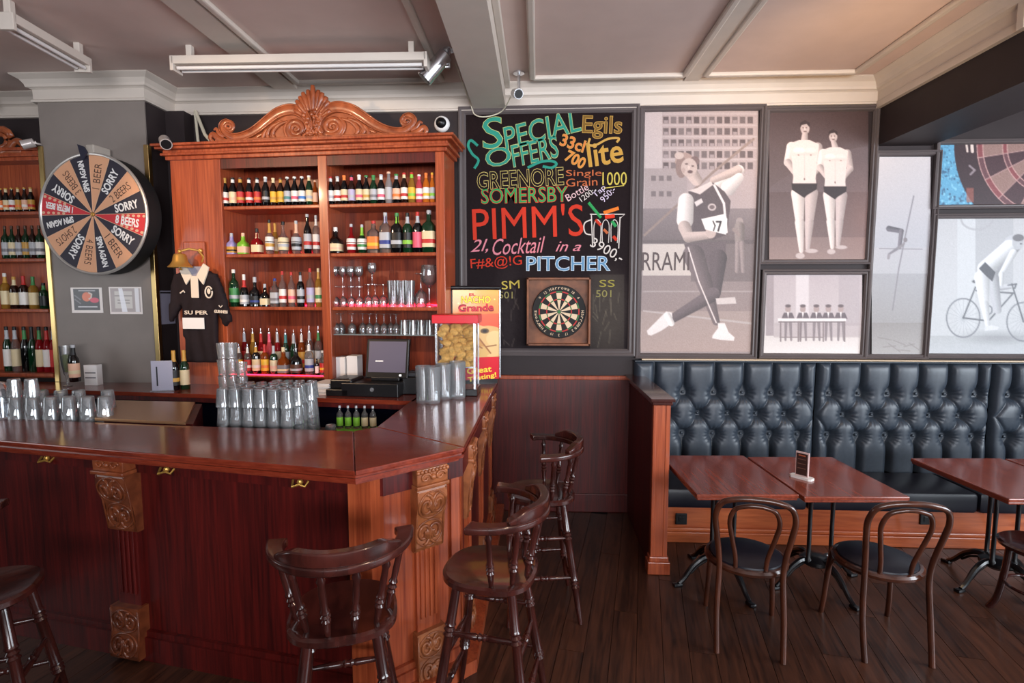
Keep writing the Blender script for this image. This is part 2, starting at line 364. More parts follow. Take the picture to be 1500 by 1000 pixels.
# crown moulding sections (depth from wall, z)
CR = [(0, ZT - .012), (.03, ZT - .012), (.03, ZT + .004), (.018, ZT + .012), (.02, ZT + .085), (.035, ZT + .095), (.05, ZT + .10), (.055, ZT + .12), (.075, ZT + .15), (.11, ZT + .172), (.12, ZT + .18), (.12, ZC), (0, ZC)]
def crown(name, path):
    """path: polyline in plan, room on the right-hand side"""
    vs = []; n = len(CR)
    rails = [offset_poly(path, d) for d, z in CR]
    for j, (d, z) in enumerate(CR):
        for p in rails[j]: vs.append((p[0], p[1], z))
    k = len(path); fs = [(j * k + i, j * k + i + 1, ((j + 1) % n) * k + i + 1, ((j + 1) % n) * k + i) for j in range(n) for i in range(k - 1)]
    fs += [tuple(j * k for j in range(n)), tuple(j * k + k - 1 for j in range(n))[::-1]]
    return struct(name, MB().add(vs, fs), M_WHITE)
colx0, colx1, coly = -4.10, -3.20, 4.38
xs0 = 2.80
bx0 = wx(694, 156); bx1 = wx(741, 153)
crown('trim_1', [(-7, D), (colx0, D), (colx0, coly), (colx1, coly), (colx1, D), (bx0, D)])
crown('trim_2', [(bx1, D), (xs0, D), (xs0, -2)])
# ceiling beam above the blackboard
struct('trim_3', MB().box(bx0, -4.1, ZT, bx1, D, ZC + .05), M_WHITE)
struct('trim_4', MB().box(bx1, -4.1, ZC - .05, bx1 + .045, D - .12, ZC, .006), M_WHITE)
# flat ribs and panel mouldings of the ceiling
def cx(px, py): return onz(px, py, ZC).x
def strip(n, x, y0, y1, wd=.05, h=.035): struct('trim_%d' % n, MB().box(x - wd / 2, y0, ZC - h, x + wd / 2, y1, ZC, .012), M_WHITE)
def hstrip(n, x0, x1, y, wd=.05, h=.035): struct('trim_%d' % n, MB().box(x0, y - wd / 2, ZC - h, x1, y + wd / 2, ZC, .012), M_WHITE)
yb = D - .22
xa = cx(779, 80); xb = cx(1016, 88); xc = cx(1040, 98); xd = cx(1262, 97)
strip(5, xa, -1, yb); strip(6, xb, -1, yb); hstrip(7, xa, xb, yb); strip(8, xc, -1, yb); strip(9, xd, -1, yb); hstrip(10, xc, xd, yb)
struct('trim_11', MB().box(xb + .02, -1, ZC - .02, xc - .02, D - .11, ZC), M_WHITE)
xe = cx(632, 80); xf = cx(408, 94); xg = cx(330, 66)
strip(12, xe, -1, yb); strip(13, xf, -1, yb); hstrip(14, xf, xe, yb); 
struct('trim_15', MB().box(xg - .02, -1, ZC - .025, xf - .05, D - .11, ZC), M_WHITE)
# dark boxed-in soffit at the right
struct('wall_soffit', MB().box(xs0, -2, 3.17, xs0 + .44, D, ZC), M_DARK)
struct('trim_16', MB().box(xs0 - .035, -2, ZT - .05, xs0, D - .03, ZT - .012), M_WHITE)
struct('trim_17', MB().box(xs0 - .05, 3.35, 3.46, xs0, 3.40, 3.7, .004), M_WHITE)
# column with brass corner strips
struct('wall_column', MB().box(colx0, coly, 0, colx1, D, ZT + .02), M_COLUMN)
struct('wall_column_side', MB().box(colx1, coly + .012, 0, colx1 + .006, D, ZT - .012), M_DARK)
struct('wall_column_return', MB().box(colx1, 4.62, 0, colx1 + .17, D, ZT - .01), M_DARK)
for i, x in enumerate((colx0, colx1)):
    struct('trim_%d' % (18 + i), MB().box(x - .02, coly - .012, 1.2, x + .02, coly + .03, 3.16, .003), M_BRASSP)
# conduits in the corner
c = MB().tube([(colx1 + .22, 4.70, ZT), (colx1 + .25, 4.70, 3.0)], .012).build('conduit', M_WIRE, smooth=True); tag(c, 'thin white conduit running down the dark corner right of the column', 'pipe')
c = MB().tube([(colx1 + .23, 4.69, ZT + .01), (colx1 + .36, 4.60, 3.30), (colx1 + .40, 4.58, 3.26)], .014).tube([(colx1 + .40, 4.58, 3.26), (colx1 + .43, 4.6, 3.1), (colx1 + .41, 4.62, 3.0)], .004).build('cable', M_WIRE, smooth=True); tag(c, 'pale bent cable end poking out under the cornice by the cabinet', 'cable')

# wainscot on the back wall between bar and partition
zw = ony(820, 549, D).z
wn = struct('trim_20', MB().box(-.6, D - .03, .14, .82, D - .001, zw - .03), M_MAHOG)
struct('trim_21', MB().box(-.6, D - .05, zw - .035, .82, D - .001, zw, .006), M_MAHOG_O)
struct('baseboard_back', MB().box(-.6, D - .045, 0, .82, D - .001, .17, .006), M_MAHOG)

# ================================================================== PARTITION
pt = thing('partition', 'low mahogany partition with dark cap dividing bar and seating', 'partition', (.79, 3.66, 0))
PX0, PX1, PL_ = 0.0, .115, D - 3.66
pz = 1.22
MB().box(PX0 + .012, .03, 0, PX1 - .012, PL_, pz).build('panel', M_MAHOG, pt)
MB().box(PX0, 0, .10, PX0 + .02, .05, pz, .003).box(PX0 + .02, .004, .10, PX0 + .085, .05, pz).box(PX0 + .085, 0, .10, PX1, .05, pz, .003).build('post', M_MAHOG_O, pt, label='orange mahogany end post')
MB().box(PX0 - .02, -.02, 0, PX1 + .02, .08, .09, .006).box(PX0 - .01, -.01, .085, PX1 + .01, .07, .125, .008).build('plinth', M_MAHOG_O, pt)
MB().box(PX0 - .025, -.03, pz, PX1 + .025, PL_, pz + .022, .004).box(PX0 - .012, -.015, pz - .025, PX1 + .012, PL_, pz, .006).build('cap', M_STOOL, pt, label='dark wooden cap rail')

# ================================================================== WALL OF FRAMES
FP = [(0, 0), (0, .035), (.012, .04), (.02, .034), (.026, .026), (.036, .028), (.044, .03), (.05, .02), (.056, .012), (.056, 0)]
def wp(px, py): p = ony(px, py, D); return p.x, p.z
def framed(name, label, outer, inner, cat='picture'):
    (x0, z1), (x1, z0) = wp(outer[0], outer[1]), wp(outer[2], outer[3])
    t = thing(name, label, cat, (x0, D - .001, z0)); global CLIP
    W_, H_ = x1 - x0, z1 - z0; (a0, b1), (a1, b0) = wp(inner[0], inner[1]), wp(inner[2], inner[3])
    CLIP = None; mb = MB(); ins = max(.02, min(a0 - x0, b0 - z0, x1 - a1, z1 - b1) + .004); f = ins / .056
    rect_frame(mb, 0, 0, W_, H_, [(i * f, p) for i, p in FP], 0); mb.build('frame', M_FRAME, t); CLIP = (ins - .008, W_ - ins + .008, ins - .008, H_ - ins + .008)
    return t, x0, z0
def printmap(x0, z0, dep=.008):
    K4 = CLIP
    def f(X, Y):
        dx = _F.x * FPX + _R.x * (X - 750) + _U.x * (500 - Y); dy = _F.y * FPX + _R.y * (X - 750) + _U.y * (500 - Y); dz = _F.z * FPX + _R.z * (X - 750) + _U.z * (500 - Y)
        t = D / dy; return np.clip(dx * t - x0, K4[0], K4[1]), np.full_like(X, -dep), np.clip(CH + dz * t - z0, K4[2], K4[3])
    return f
M_PRINT = vcol('glazed_print', .5, .0, .5); M_PRINTM = vcol('matt_print', .75); M_BOARD = vcol('chalkboard_surface', .75, 0, .12); M_GPRINT = vcol('glossy_print', .3, .3)

# --- javelin thrower
t, x0, z0 = framed('framed_photograph', 'tall framed black-and-white photograph of a javelin thrower leaning back', (937, 157, 1106, 525), (944, 166, 1097, 515))
T = lambda x, y: (930 + x / 2.632, 150 + y / 2.632)
p = Paint(938, 163, 1110, 518, 1.0, (150, 134, 132), T)
p.rect(30, 30, 105, 560, (182, 166, 164)); p.rect(105, 30, 470, 420, (166, 148, 146))
for r in range(5):
    p.rect(105, 42 + r * 44, 470, 48 + r * 44, (176, 160, 158))
    for c in range(12):
        k = 88 + ((c * 7 + r * 5) % 4) * 9
        x = 108 + c * 29.5; p.rect(x, 56 + r * 44, x + 21, 82 + r * 44, (k, k - 14, k - 14))
        if (c * r + c) % 3 == 0: p.rect(x + 3, 70 + r * 44, x + 19, 82 + r * 44, (150, 134, 134))
p.rect(35, 255, 200, 410, (156, 140, 138)); 
for c in range(3):
    for yy in (283, 343): p.rect(62 + c * 30, yy, 80 + c * 30, yy + 20, (112, 98, 98))
p.grad(410, (128, 114, 114), 545, (104, 90, 90)); p.rect(30, 530, 470, 552, (96, 84, 84))
p.rect(30, 545, 215, 668, (190, 176, 168)); 
p.grad(668, (134, 118, 116), 805, (140, 122, 119)); p.grad(805, (156, 137, 131), 960, (168, 146, 139)); p.rect(30, 726, 470, 731, (160, 146, 142)); p.poly([(30, 800), (470, 850), (470, 858), (30, 806)], (176, 162, 158)); p.rect(215, 545, 470, 690, (112, 98, 97))
# bystander
p.ell(402, 460, 14, 16, (150, 134, 130)); p.cap(402, 480, 402, 530, 20, 18, (132, 118, 114)); p.cap(396, 545, 392, 650, 11, 8, (138, 122, 120)); p.cap(412, 545, 416, 650, 11, 8, (138, 122, 120)); p.cap(380, 490, 400, 510, 7, 6, (140, 122, 118))
LT = (206, 188, 182); SK = (184, 162, 154); DK = (86, 72, 74)
p.line([(36, 512), (300, 270), (456, 142)], 4.5, (138, 118, 110)); 
p.cap(300, 330, 400, 262, 26, 20, (212, 198, 192)); p.cap(395, 262, 300, 300, 18, 12, SK); p.cap(400, 290, 360, 330, 18, 30, (208, 194, 190))
p.poly([(188, 545), (352, 535), (345, 620), (318, 760), (290, 700), (285, 640), (225, 655)], (96, 82, 84))
p.cap(320, 600, 310, 735, 34, 20, (86, 73, 75)); p.cap(225, 590, 262, 680, 42, 30, (104, 89, 90)); p.cap(262, 680, 312, 845, 32, 14, (104, 89, 90))
p.cap(300, 740, 140, 835, 27, 17, (98, 84, 86)); p.line([(205, 560), (245, 690), (312, 848)], 2.5, (214, 200, 196))
p.poly([(50, 895), (45, 880), (95, 830), (120, 805), (142, 810), (145, 850), (100, 880), (62, 898)], (224, 212, 208)); p.cap(125, 820, 140, 850, 12, 12, (232, 222, 218))
p.poly([(298, 898), (320, 868), (318, 850), (345, 850), (360, 885), (383, 905), (380, 918), (330, 915), (296, 908)], (226, 214, 210)); p.poly([(310, 755), (385, 750), (390, 775), (315, 778)], (196, 182, 178))
p.poly([(205, 345), (300, 310), (345, 345), (368, 380), (355, 510), (300, 530), (220, 500), (215, 400)], DK)
p.poly([(205, 340), (250, 355), (300, 318), (292, 305), (240, 330)], LT); p.cap(196, 380, 192, 455, 30, 32, (216, 202, 196)); p.cap(190, 480, 205, 520, 24, 20, SK); p.cap(205, 520, 290, 510, 20, 14, SK); p.ell(292, 500, 20, 24, SK)
p.line([(305, 320), (342, 390), (352, 500)], 4.5, (220, 206, 202)); p.ell(296, 404, 16, 14, (188, 170, 166)); p.ell(296, 404, 10, 8, (110, 92, 92)); p.poly([(228, 385), (255, 370), (262, 385), (236, 402)], (208, 194, 190))
p.poly([(255, 450), (345, 430), (355, 450), (350, 510), (270, 490)], (230, 220, 214)); p.line([(314, 460), (330, 460), (320, 495)], 3.6, (50, 40, 42)); p.line([(300, 458), (308, 476), (302, 494)], 2.5, (60, 50, 50))
p.cap(236, 300, 216, 270, 22, 24, SK); p.ell(190, 228, 36, 34, (158, 132, 124)); p.ell(178, 250, 22, 42, (132, 108, 102)); p.ell(230, 226, 18, 18, (112, 90, 88)); p.ell(170, 206, 18, 14, (186, 164, 156)); p.ell(208, 252, 31, 36, SK); p.ell(186, 262, 7, 10, (170, 146, 138)); p.ell(212, 268, 10, 6, (96, 74, 74)); p.ell(198, 238, 6, 3, (92, 72, 72)); p.ell(222, 246, 5, 3, (92, 72, 72)); p.ell(207, 252, 5, 7, (200, 178, 170))
p.noise(3.5)
pr = p.build('print', M_PRINT, t, printmap(x0, z0))
q = T(118, 612); a = wp(q[0], q[1]); text('RRAMI', mat('sign_letter', (84, 70, 70), .6), pr, (a[0] - x0, a[1] - z0, .40, .155), depth=.0008, M=Matrix.Translation((0, -.0095, 0)))
# --- two bathers
t, x0, z0 = framed('framed_photograph', 'framed dark vintage photograph of two men standing in swimming briefs', (1120, 158, 1273, 387), (1128, 165, 1264, 380))
T = lambda x, y: (1110 + x / 2.632, 150 + y / 2.632)
p = Paint(1126, 163, 1271, 382, 1.0, (80, 62, 62), T)
p.grad(30, (70, 52, 52), 345, (92, 76, 76)); p.poly([(240, 200), (420, 170), (420, 345), (40, 350), (40, 330)], (98, 82, 84), .5); p.grad(345, (86, 68, 68), 520, (104, 84, 82)); p.grad(520, (124, 102, 98), 620, (138, 114, 108))
p.ell(400, 450, 60, 130, (150, 100, 86), .35, 40)
B = (206, 190, 184); B2 = (180, 162, 158)
def man(cx, top, s, hx):
    f = lambda x, y: (cx + x * s, top + y * s)
    p.ell(*f(hx, 22), 17 * s, 24 * s, B2); p.poly([f(hx - 19, 22), f(hx - 18, 2), f(hx, -8), f(hx + 18, 2), f(hx + 17, 18), f(hx + 6, 6), f(hx - 12, 10)], (52, 38, 38)); p.cap(*f(hx, 40), *f(0, 66), 10 * s, 13 * s, B2)
    p.ell(*f(hx + 5, 20), 2.5 * s, 1.6 * s, (70, 52, 50)); p.ell(*f(hx - 7, 20), 2.5 * s, 1.6 * s, (70, 52, 50)); p.ell(*f(hx, 34), 5 * s, 2 * s, (96, 70, 66)); p.cap(*f(hx - 1, 20), *f(hx, 28), 1.6 * s, 2 * s, (214, 196, 190))
    p.cap(*f(-48, 92), *f(-62, 150), 19 * s, 15 * s, B); p.cap(*f(-62, 150), *f(-38, 186), 14 * s, 10 * s, B2); p.cap(*f(50, 92), *f(62, 155), 17 * s, 14 * s, B2); p.cap(*f(62, 155), *f(36, 190), 13 * s, 10 * s, B2)
    p.poly([f(-58, 80), f(-20, 66), f(20, 66), f(54, 82), f(46, 150), f(42, 210), f(46, 245), f(-46, 245), f(-42, 205), f(-46, 150)], B)
    p.ell(*f(-20, 105), 22 * s, 12 * s, (216, 202, 196)); p.ell(*f(22, 105), 20 * s, 11 * s, (212, 196, 190)); p.line([f(0, 118), f(1, 215)], 1.4 * s, B2, .6); p.ell(*f(-22, 118), 20 * s, 5 * s, (188, 170, 164), .5, 4); p.ell(*f(22, 118), 20 * s, 5 * s, (184, 166, 160), .5, 4); p.ell(*f(0, 212), 3 * s, 4 * s, (120, 98, 94)); p.ell(*f(-22, 122), 3 * s, 2 * s, (130, 100, 96)); p.ell(*f(24, 122), 3 * s, 2 * s, (130, 100, 96))
    p.cap(*f(-24, 265), *f(-18, 375), 26 * s, 15 * s, B); p.cap(*f(-18, 375), *f(-12, 480), 18 * s, 8 * s, B); p.cap(*f(26, 265), *f(18, 375), 25 * s, 15 * s, B2); p.cap(*f(18, 375), *f(12, 470), 17 * s, 8 * s, B2)
    p.ell(*f(-16, 498), 17 * s, 11 * s, B2); p.ell(*f(26, 480), 24 * s, 8 * s, B2)
    p.poly([f(-48, 228), f(48, 228), f(46, 250), f(10, 272), f(0, 282), f(-10, 276), f(-46, 252)], (44, 32, 34))
man(178, 78, 1.03, 2); man(296, 112, .93, -8)
p.noise(2.5); p.build('print', M_PRINT, t, printmap(x0, z0))
# --- five men at a table
t, x0, z0 = framed('framed_photograph', 'small framed pale photograph of five men seated behind a long table', (1115, 395, 1266, 525), (1122, 402, 1257, 517))
p = Paint(1118, 400, 1262, 520, 1.0, (196, 184, 184), T)
p.grad(655, (172, 158, 160), 860, (186, 174, 174)); p.rect(30, 655, 60, 920, (140, 126, 128), .7); p.rect(145, 655, 195, 850, (206, 196, 196), .8); p.rect(310, 655, 390, 860, (160, 148, 150), .6); p.grad(900, (204, 194, 190), 975, (222, 214, 210)); p.rect(60, 850, 390, 905, (166, 152, 152), .6)
for cx_ in (115, 172, 224, 270, 318):
    p.ell(cx_, 796, 11, 14, (160, 140, 136)); p.ell(cx_, 784, 11, 6, (96, 82, 84)); p.poly([(cx_ - 26, 834), (cx_ - 16, 810), (cx_ + 16, 810), (cx_ + 26, 834)], (100, 88, 92)); p.poly([(cx_ - 4, 808), (cx_ + 4, 808), (cx_, 832)], (224, 216, 214)); p.cap(cx_ - 8, 850, cx_ - 10, 915, 6, 4, (120, 108, 110), .8); p.cap(cx_ + 9, 850, cx_ + 12, 915, 6, 4, (120, 108, 110), .8)
p.rect(76, 832, 338, 843, (226, 218, 216)); p.rect(78, 843, 336, 848, (110, 98, 98))
for x in (84, 152, 160, 248, 330): p.rect(x, 843, x + 5, 922, (124, 110, 110))
p.line([(84, 905), (150, 905)], 2, (128, 114, 114)); p.line([(160, 905), (248, 905)], 2, (128, 114, 114)); p.noise(2.5); p.build('print', M_PRINT, t, printmap(x0, z0))
# --- pole vaulter
t, x0, z0 = framed('framed_photograph', 'narrow framed hazy photograph of a pole vaulter clearing the bar', (1280, 222, 1356, 525), (1291, 234, 1342, 519))
T = lambda x, y: (1270 + x / 2.632, 150 + y / 2.632)
p = Paint(1276, 230, 1362, 522, 1.0, (214, 206, 208), T)
p.grad(215, (222, 212, 212), 560, (196, 194, 200)); p.grad(560, (200, 196, 200), 660, (196, 194, 198)); p.grad(660, (178, 176, 180), 850, (170, 166, 166)); p.grad(850, (160, 154, 152), 985, (188, 184, 182)); p.line([(45, 563), (210, 566)], 1.4, (140, 136, 142))
p.line([(177, 362), (148, 500), (120, 640), (96, 800)], 2.6, (150, 144, 150)); p.cap(82, 487, 130, 496, 11, 9, (112, 106, 114)); p.cap(130, 496, 122, 560, 9, 7, (128, 120, 128)); p.cap(120, 560, 82, 585, 6, 4, (140, 134, 140)); p.cap(122, 560, 140, 545, 6, 4, (150, 142, 146)); p.ell(145, 530, 8, 9, (140, 130, 134)); p.cap(82, 590, 80, 600, 6, 5, (160, 152, 156))
for k in range(7): p.line([(40 + 20 * k, 905 + (k * 37) % 50), (90 + 18 * k, 915 + (k * 23) % 50)], 2, (148, 140, 138), .6)
p.C *= .86; p.noise(2.5); p.build('print', M_PRINT, t, printmap(x0, z0))
# --- dartboard poster
t, x0, z0 = framed('framed_poster', 'framed poster of a huge dartboard on blue, under the soffit', (1369, 206, 1620, 305), (1378, 214, 1610, 299))
p = Paint(1373, 208, 1612, 302, 1.2, (86, 150, 182), T)
rs = random.Random(4)
for k in range(260): p.ell(rs.uniform(270, 430), rs.uniform(150, 400), rs.uniform(1.5, 5), rs.uniform(2, 6), rs.choice([(62, 110, 140), (120, 180, 204), (54, 90, 120)]))
CX, CY = 705, 170
p.ell(CX, CY, 372, 372, (44, 18, 26))
for k in range(20):
    a0 = math.radians(9 + 18 * k); a1 = a0 + math.radians(18)
    P_ = lambda r, a: (CX + r * math.cos(a), CY + r * math.sin(a))
    c = (136, 104, 96) if k % 2 else (58, 26, 34)
    p.poly([P_(10, (a0 + a1) / 2), P_(280, a0), P_(282, (a0 + a1) / 2), P_(280, a1)], c)
    for r0, r1 in ((262, 284), (168, 186)):
        p.poly([P_(r0, a0), P_(r1, a0), P_(r1, (a0 + a1) / 2), P_(r1, a1), P_(r0, a1), P_(r0, (a0 + a1) / 2)], (124, 58, 62) if k % 2 else (92, 52, 58))
    p.line([P_(30, a0), P_(284, a0)], 1.6, (176, 140, 134))
for r in (284, 262, 186, 168): p.line([(CX + r * math.cos(a * PI / 40), CY + r * math.sin(a * PI / 40)) for a in range(81)], 1.8, (180, 140, 134))
p.line([(380, 160), (384, 190)], 4, (210, 190, 180)); p.line([(400, 150), (403, 190)], 6, (210, 190, 180)); p.line([(392, 245), (412, 262), (396, 278)], 4, (130, 116, 120)); p.rect(380, 330, 408, 385, (150, 84, 70), .7)
p.noise(4); p.build('print', M_PRINT, t, printmap(x0, z0))
# --- cyclist
t, x0, z0 = framed('framed_photograph', 'large framed pale photograph of a man mounting an old bicycle', (1364, 314, 1620, 525), (1373, 321, 1610, 519))
p = Paint(1356, 318, 1612, 522, 1.2, (206, 208, 210), T)
p.grad(440, (206, 204, 206), 900, (214, 216, 218)); p.rect(345, 440, 415, 870, (222, 224, 226), .7); p.rect(415, 440, 560, 700, (180, 180, 184), .55); p.line([(420 + 60 * math.cos(a / 8), 450 + 40 * math.sin(a / 8)) for a in range(0, 26)], 4, (186, 184, 188), .6); p.grad(900, (196, 198, 200), 985, (212, 216, 220)); p.ell(500, 905, 90, 18, (150, 150, 154), .6, 10)
def circ(cx, cy, r, rr, c):
    p.line([(cx + r * math.cos(a * PI / 24), cy + r * 1.16 * math.sin(a * PI / 24)) for a in range(49)], rr, c)
G = (140, 142, 148)
circ(368, 830, 64, 2.6, G); circ(600, 845, 64, 2.6, G); circ(465, 800, 14, 2.4, G)
for k in range(10):
    a = k * PI / 10
    for c_ in (368, 600): p.line([(c_ - 62 * math.cos(a), 832 - 70 * math.sin(a)), (c_ + 62 * math.cos(a), 832 + 70 * math.sin(a))], .8, (176, 178, 184), .7)
for a in ([(368, 830), (415, 712)], [(368, 830), (465, 842)], [(415, 690), (465, 842), (560, 735), (418, 725)], [(555, 700), (600, 845)], [(540, 705), (572, 700), (566, 716)]): p.line(a, 3, (110, 112, 118))
p.ell(420, 690, 18, 7, (96, 96, 102)); S1 = (232, 232, 234); S2 = (196, 196, 200)
p.cap(560, 545, 470, 650, 34, 32, S2); p.cap(545, 560, 450, 640, 30, 28, S1); p.cap(560, 580, 515, 660, 14, 10, S1); p.cap(515, 660, 512, 715, 10, 9, S1); p.cap(512, 716, 550, 712, 8, 6, S2); p.cap(480, 680, 500, 800, 26, 15, S2)
p.cap(440, 675, 450, 780, 30, 18, S1); p.cap(450, 780, 462, 860, 17, 9, S1); p.poly([(450, 880), (452, 862), (478, 858), (505, 865), (500, 876)], S1)
p.poly([(428, 640), (452, 615), (492, 655), (480, 690), (455, 668)], (84, 84, 92)); p.ell(578, 540, 22, 27, S2); p.ell(580, 522, 22, 14, (120, 118, 122)); p.ell(590, 545, 4, 3, (110, 108, 112))
p.C *= .86; p.noise(2.5); p.build('print', M_PRINT, t, printmap(x0, z0))

# ================================================================== CHALKBOARD
t, x0, z0 = framed('chalkboard', 'large framed menu chalkboard with coloured chalk lettering', (672, 158, 929, 521), (682, 168, 918, 511), 'chalkboard')
chalk = t
T = lambda x, y: (x, y)
p = Paint(678, 166, 925, 514, 1.5, (30, 20, 21), T)
p.grad(166, (27, 16, 17), 520, (32, 26, 29)); 
p.rect(864, 402, 914, 512, (74, 68, 62), .5); p.ell(890, 450, 30, 55, (92, 86, 78), .35, 14); p.ell(745, 460, 18, 60, (70, 62, 62), .4, 14)
rs = random.Random(9)
for k in range(16): x, y = rs.uniform(868, 912), rs.uniform(425, 500); p.line([(x, y), (x + rs.uniform(-8, 8), y + rs.uniform(6, 24))], .5, (130, 120, 104), .5)
for k in range(14): x, y = rs.uniform(732, 762), rs.uniform(415, 500); p.line([(x, y), (x + rs.uniform(-6, 6), y + rs.uniform(4, 16))], .5, (120, 108, 98), .5)
p.noise(1.5); p.build('board', M_BOARD, t, printmap(x0, z0))
def ck(c): return mat('chalk_%d_%d_%d' % c, c, .9, spec=.1)
TE, GD, OR, RD, PK, WH, BL, GR, YL = (50, 138, 120), (190, 148, 78), (184, 100, 64), (194, 58, 42), (206, 128, 140), (206, 196, 190), (96, 138, 172), (54, 148, 84), (196, 176, 84)
def chalktext(s, c, cx_, cy_, wpx, hpx, rot=0, out=None, sh=0., lbl=None, in_=None):
    a = wp(cx_, cy_); k = D / FPX * 1.01; W_, H_ = wpx * k, hpx * k
    if out: text(s, ck(out), chalk, (a[0] - x0, a[1] - z0, W_, H_), rot=math.radians(rot), off=.0045, M=Matrix.Translation((0, -.0093, 0)), depth=.0004, shear=sh)
    o = text(s, ck(c), chalk, (a[0] - x0, a[1] - z0, W_, H_), rot=math.radians(rot), off=0, M=Matrix.Translation((0, -.0105, 0)), depth=.0005, shear=sh, label=lbl)
    if in_: text(s, ck(in_), chalk, (a[0] - x0, a[1] - z0, W_, H_), rot=math.radians(rot), off=-.0012, M=Matrix.Translation((0, -.0115, 0)), depth=.0004, shear=sh)
DKB = (38, 27, 29)
chalktext('S', TE, 721, 195, 30, 42, 8, (190, 190, 120), .1); chalktext('PECIAL', TE, 793, 190, 108, 30, 13, (170, 180, 120), .1)
chalktext('O', TE, 730, 230, 36, 25, 12, (170, 180, 120)); chalktext('FFERS', TE, 783, 222, 66, 30, 12, (170, 180, 120), .1)
chalktext('Egils', (120, 90, 44), 882, 187, 54, 30, -2, GD); chalktext('lite', (190, 144, 66), 886, 224, 48, 32, 8, GD)
chalktext('33cl', (214, 120, 64), 839, 210, 34, 16, -18, GD); chalktext('700', (214, 130, 64), 843, 234, 28, 15, -28, GD)
chalktext('GREENORE', (34, 25, 26), 762, 262, 122, 24, 3, (190, 172, 106))
chalktext('SOMERSBY', GR, 768, 286, 122, 21, 1, (196, 70, 50))
chalktext('Single', OR, 855, 255, 50, 11, 0); chalktext('Grain', OR, 852, 267, 44, 11, 2); chalktext('1000', YL, 900, 262, 34, 18, 0)
chalktext('Bottle', (216, 180, 182), 845, 282, 34, 10, 30); chalktext('1200:-', WH, 861, 285, 26, 8, 36); chalktext('Tap', (206, 190, 210), 878, 281, 20, 10, 42); chalktext('950:-', (206, 190, 210), 890, 285, 24, 9, 46)
chalktext("PIMM'S", RD, 773, 325, 158, 46, 2)
chalktext('2l,', PK, 702, 361, 26, 20, 4, None, .4); chalktext('Cocktail', PK, 760, 360, 76, 23, 3, None, .4); chalktext('in', PK, 823, 361, 18, 14, 0, None, .4); chalktext('a', PK, 845, 363, 12, 9, 0, None, .4)
chalktext('F#&@!G', RD, 727, 385, 74, 18, 4); chalktext('PITCHER', BL, 832, 386, 118, 20, 0, (206, 216, 226)); chalktext('3900,-', WH, 889, 367, 50, 16, -28)
chalktext('SM', YL, 748, 417, 26, 12, 4); chalktext('501', (150, 140, 90), 741, 432, 20, 10, 0); chalktext('SS', (150, 140, 70), 889, 415, 22, 10, 0); chalktext('501', (140, 132, 84), 884, 430, 22, 10, 0)
def chalkline(pts, r, c):
    q = [(wp(*a)[0] - x0, -.0105, wp(*a)[1] - z0) for a in pts]; MB().tube(q, r, 5, up=(0, 1, 0), flat=.2).build('chalk_drawing', ck(c), chalk)
def smooth_path(P, n=6):
    out = []
    for i in range(len(P) - 1):
        a, b, c, d = [Vector(P[max(0, min(len(P) - 1, i + k))]) for k in (-1, 0, 1, 2)]
        for k in range(n):
            t_ = k / n; out.append(tuple(.5 * ((2 * b) + (c - a) * t_ + (2 * a - 5 * b + 4 * c - d) * t_ ** 2 + (3 * b - a - 3 * c + d) * t_ ** 3)))
    return out + [tuple(P[-1])]
rr = [.006 + .018 * math.sin(PI * min(1, i / 24)) for i in range(25)]
chalkline(smooth_path([(700, 214), (690, 206), (686, 214), (692, 226), (701, 235), (695, 247)], 5), .012, TE)
chalkline(smooth_path([(773, 246), (790, 238), (806, 236), (815, 240), (808, 246), (795, 244)], 5), .012, TE)
chalkline(smooth_path([(864, 203), (862, 212), (872, 213), (890, 204), (906, 203), (903, 209)], 5), .010, GD)
chalkline([(884, 276), (914, 272)], .004, YL)
for pts, r, c in [([(866, 314), (868, 362)], .005, WH), ([(908, 318), (906, 364)], .005, WH), ([(864, 314), (915, 314), (908, 320)], .005, WH), ([(862, 297), (880, 319)], .013, GR), ([(884, 312), (906, 305)], .016, (222, 120, 50)), ([(886, 318), (900, 316)], .018, (214, 60, 40)), ([(872, 322), (880, 330)], .014, (190, 60, 44)), ([(896, 324), (902, 332)], .014, GR), ([(884, 336), (890, 342)], .012, OR), ([(898, 346), (903, 352)], .014, RD)]: chalkline(pts, r, c)
for cx_ in (875, 887, 900): chalkline(smooth_path([(cx_ - 5, 354), (cx_ - 5, 330), (cx_, 322), (cx_ + 5, 330), (cx_ + 4, 356)], 4), .0035, WH)
chalkline(smooth_path([(866, 322), (857, 326), (855, 334), (858, 342), (866, 344)], 4), .006, WH)
# --- dartboard hung in a shallow cabinet
(dx0, dz1), (dx1, dz0) = wp(772, 407), wp(863, 505)
db = thing('dartboard_cabinet', 'open brown wooden dartboard cabinet mounted on the chalkboard', 'cabinet', ((dx0 + dx1) / 2, D - .012, dz0))
hw = (dx1 - dx0) / 2; hh = dz1 - dz0; M_DBW = wood('worn_brown_wood', (84, 46, 26), (134, 80, 48), .55, 0, (6, 6, 6))
MB().box(-hw, -.012, 0, hw, 0, hh).build('back_panel', M_DBW, db)
m_ = MB(); 
for a in ((-hw, 0, -hw + .018, hh), (hw - .018, 0, hw, hh), (-hw, 0, hw, .018), (-hw, hh - .018, hw, hh)): m_.box(a[0], -.085, a[1], a[2], 0, a[3], .003)
m_.build('side_boards', M_DBW, db)
c_ = wp(818.5, 456); R_ = .232
dbd = thing('dartboard', 'round dartboard with red and green rings and cream numerals', 'dartboard', (c_[0], D - .026, c_[1]))
rotX = Matrix.Rotation(PI / 2, 4, 'X')
MB().lathe([(R_, 0), (R_, .034), (R_ - .004, .038), (0, .038)], 48, rotX).build('board', M_BLACKM, dbd, True)
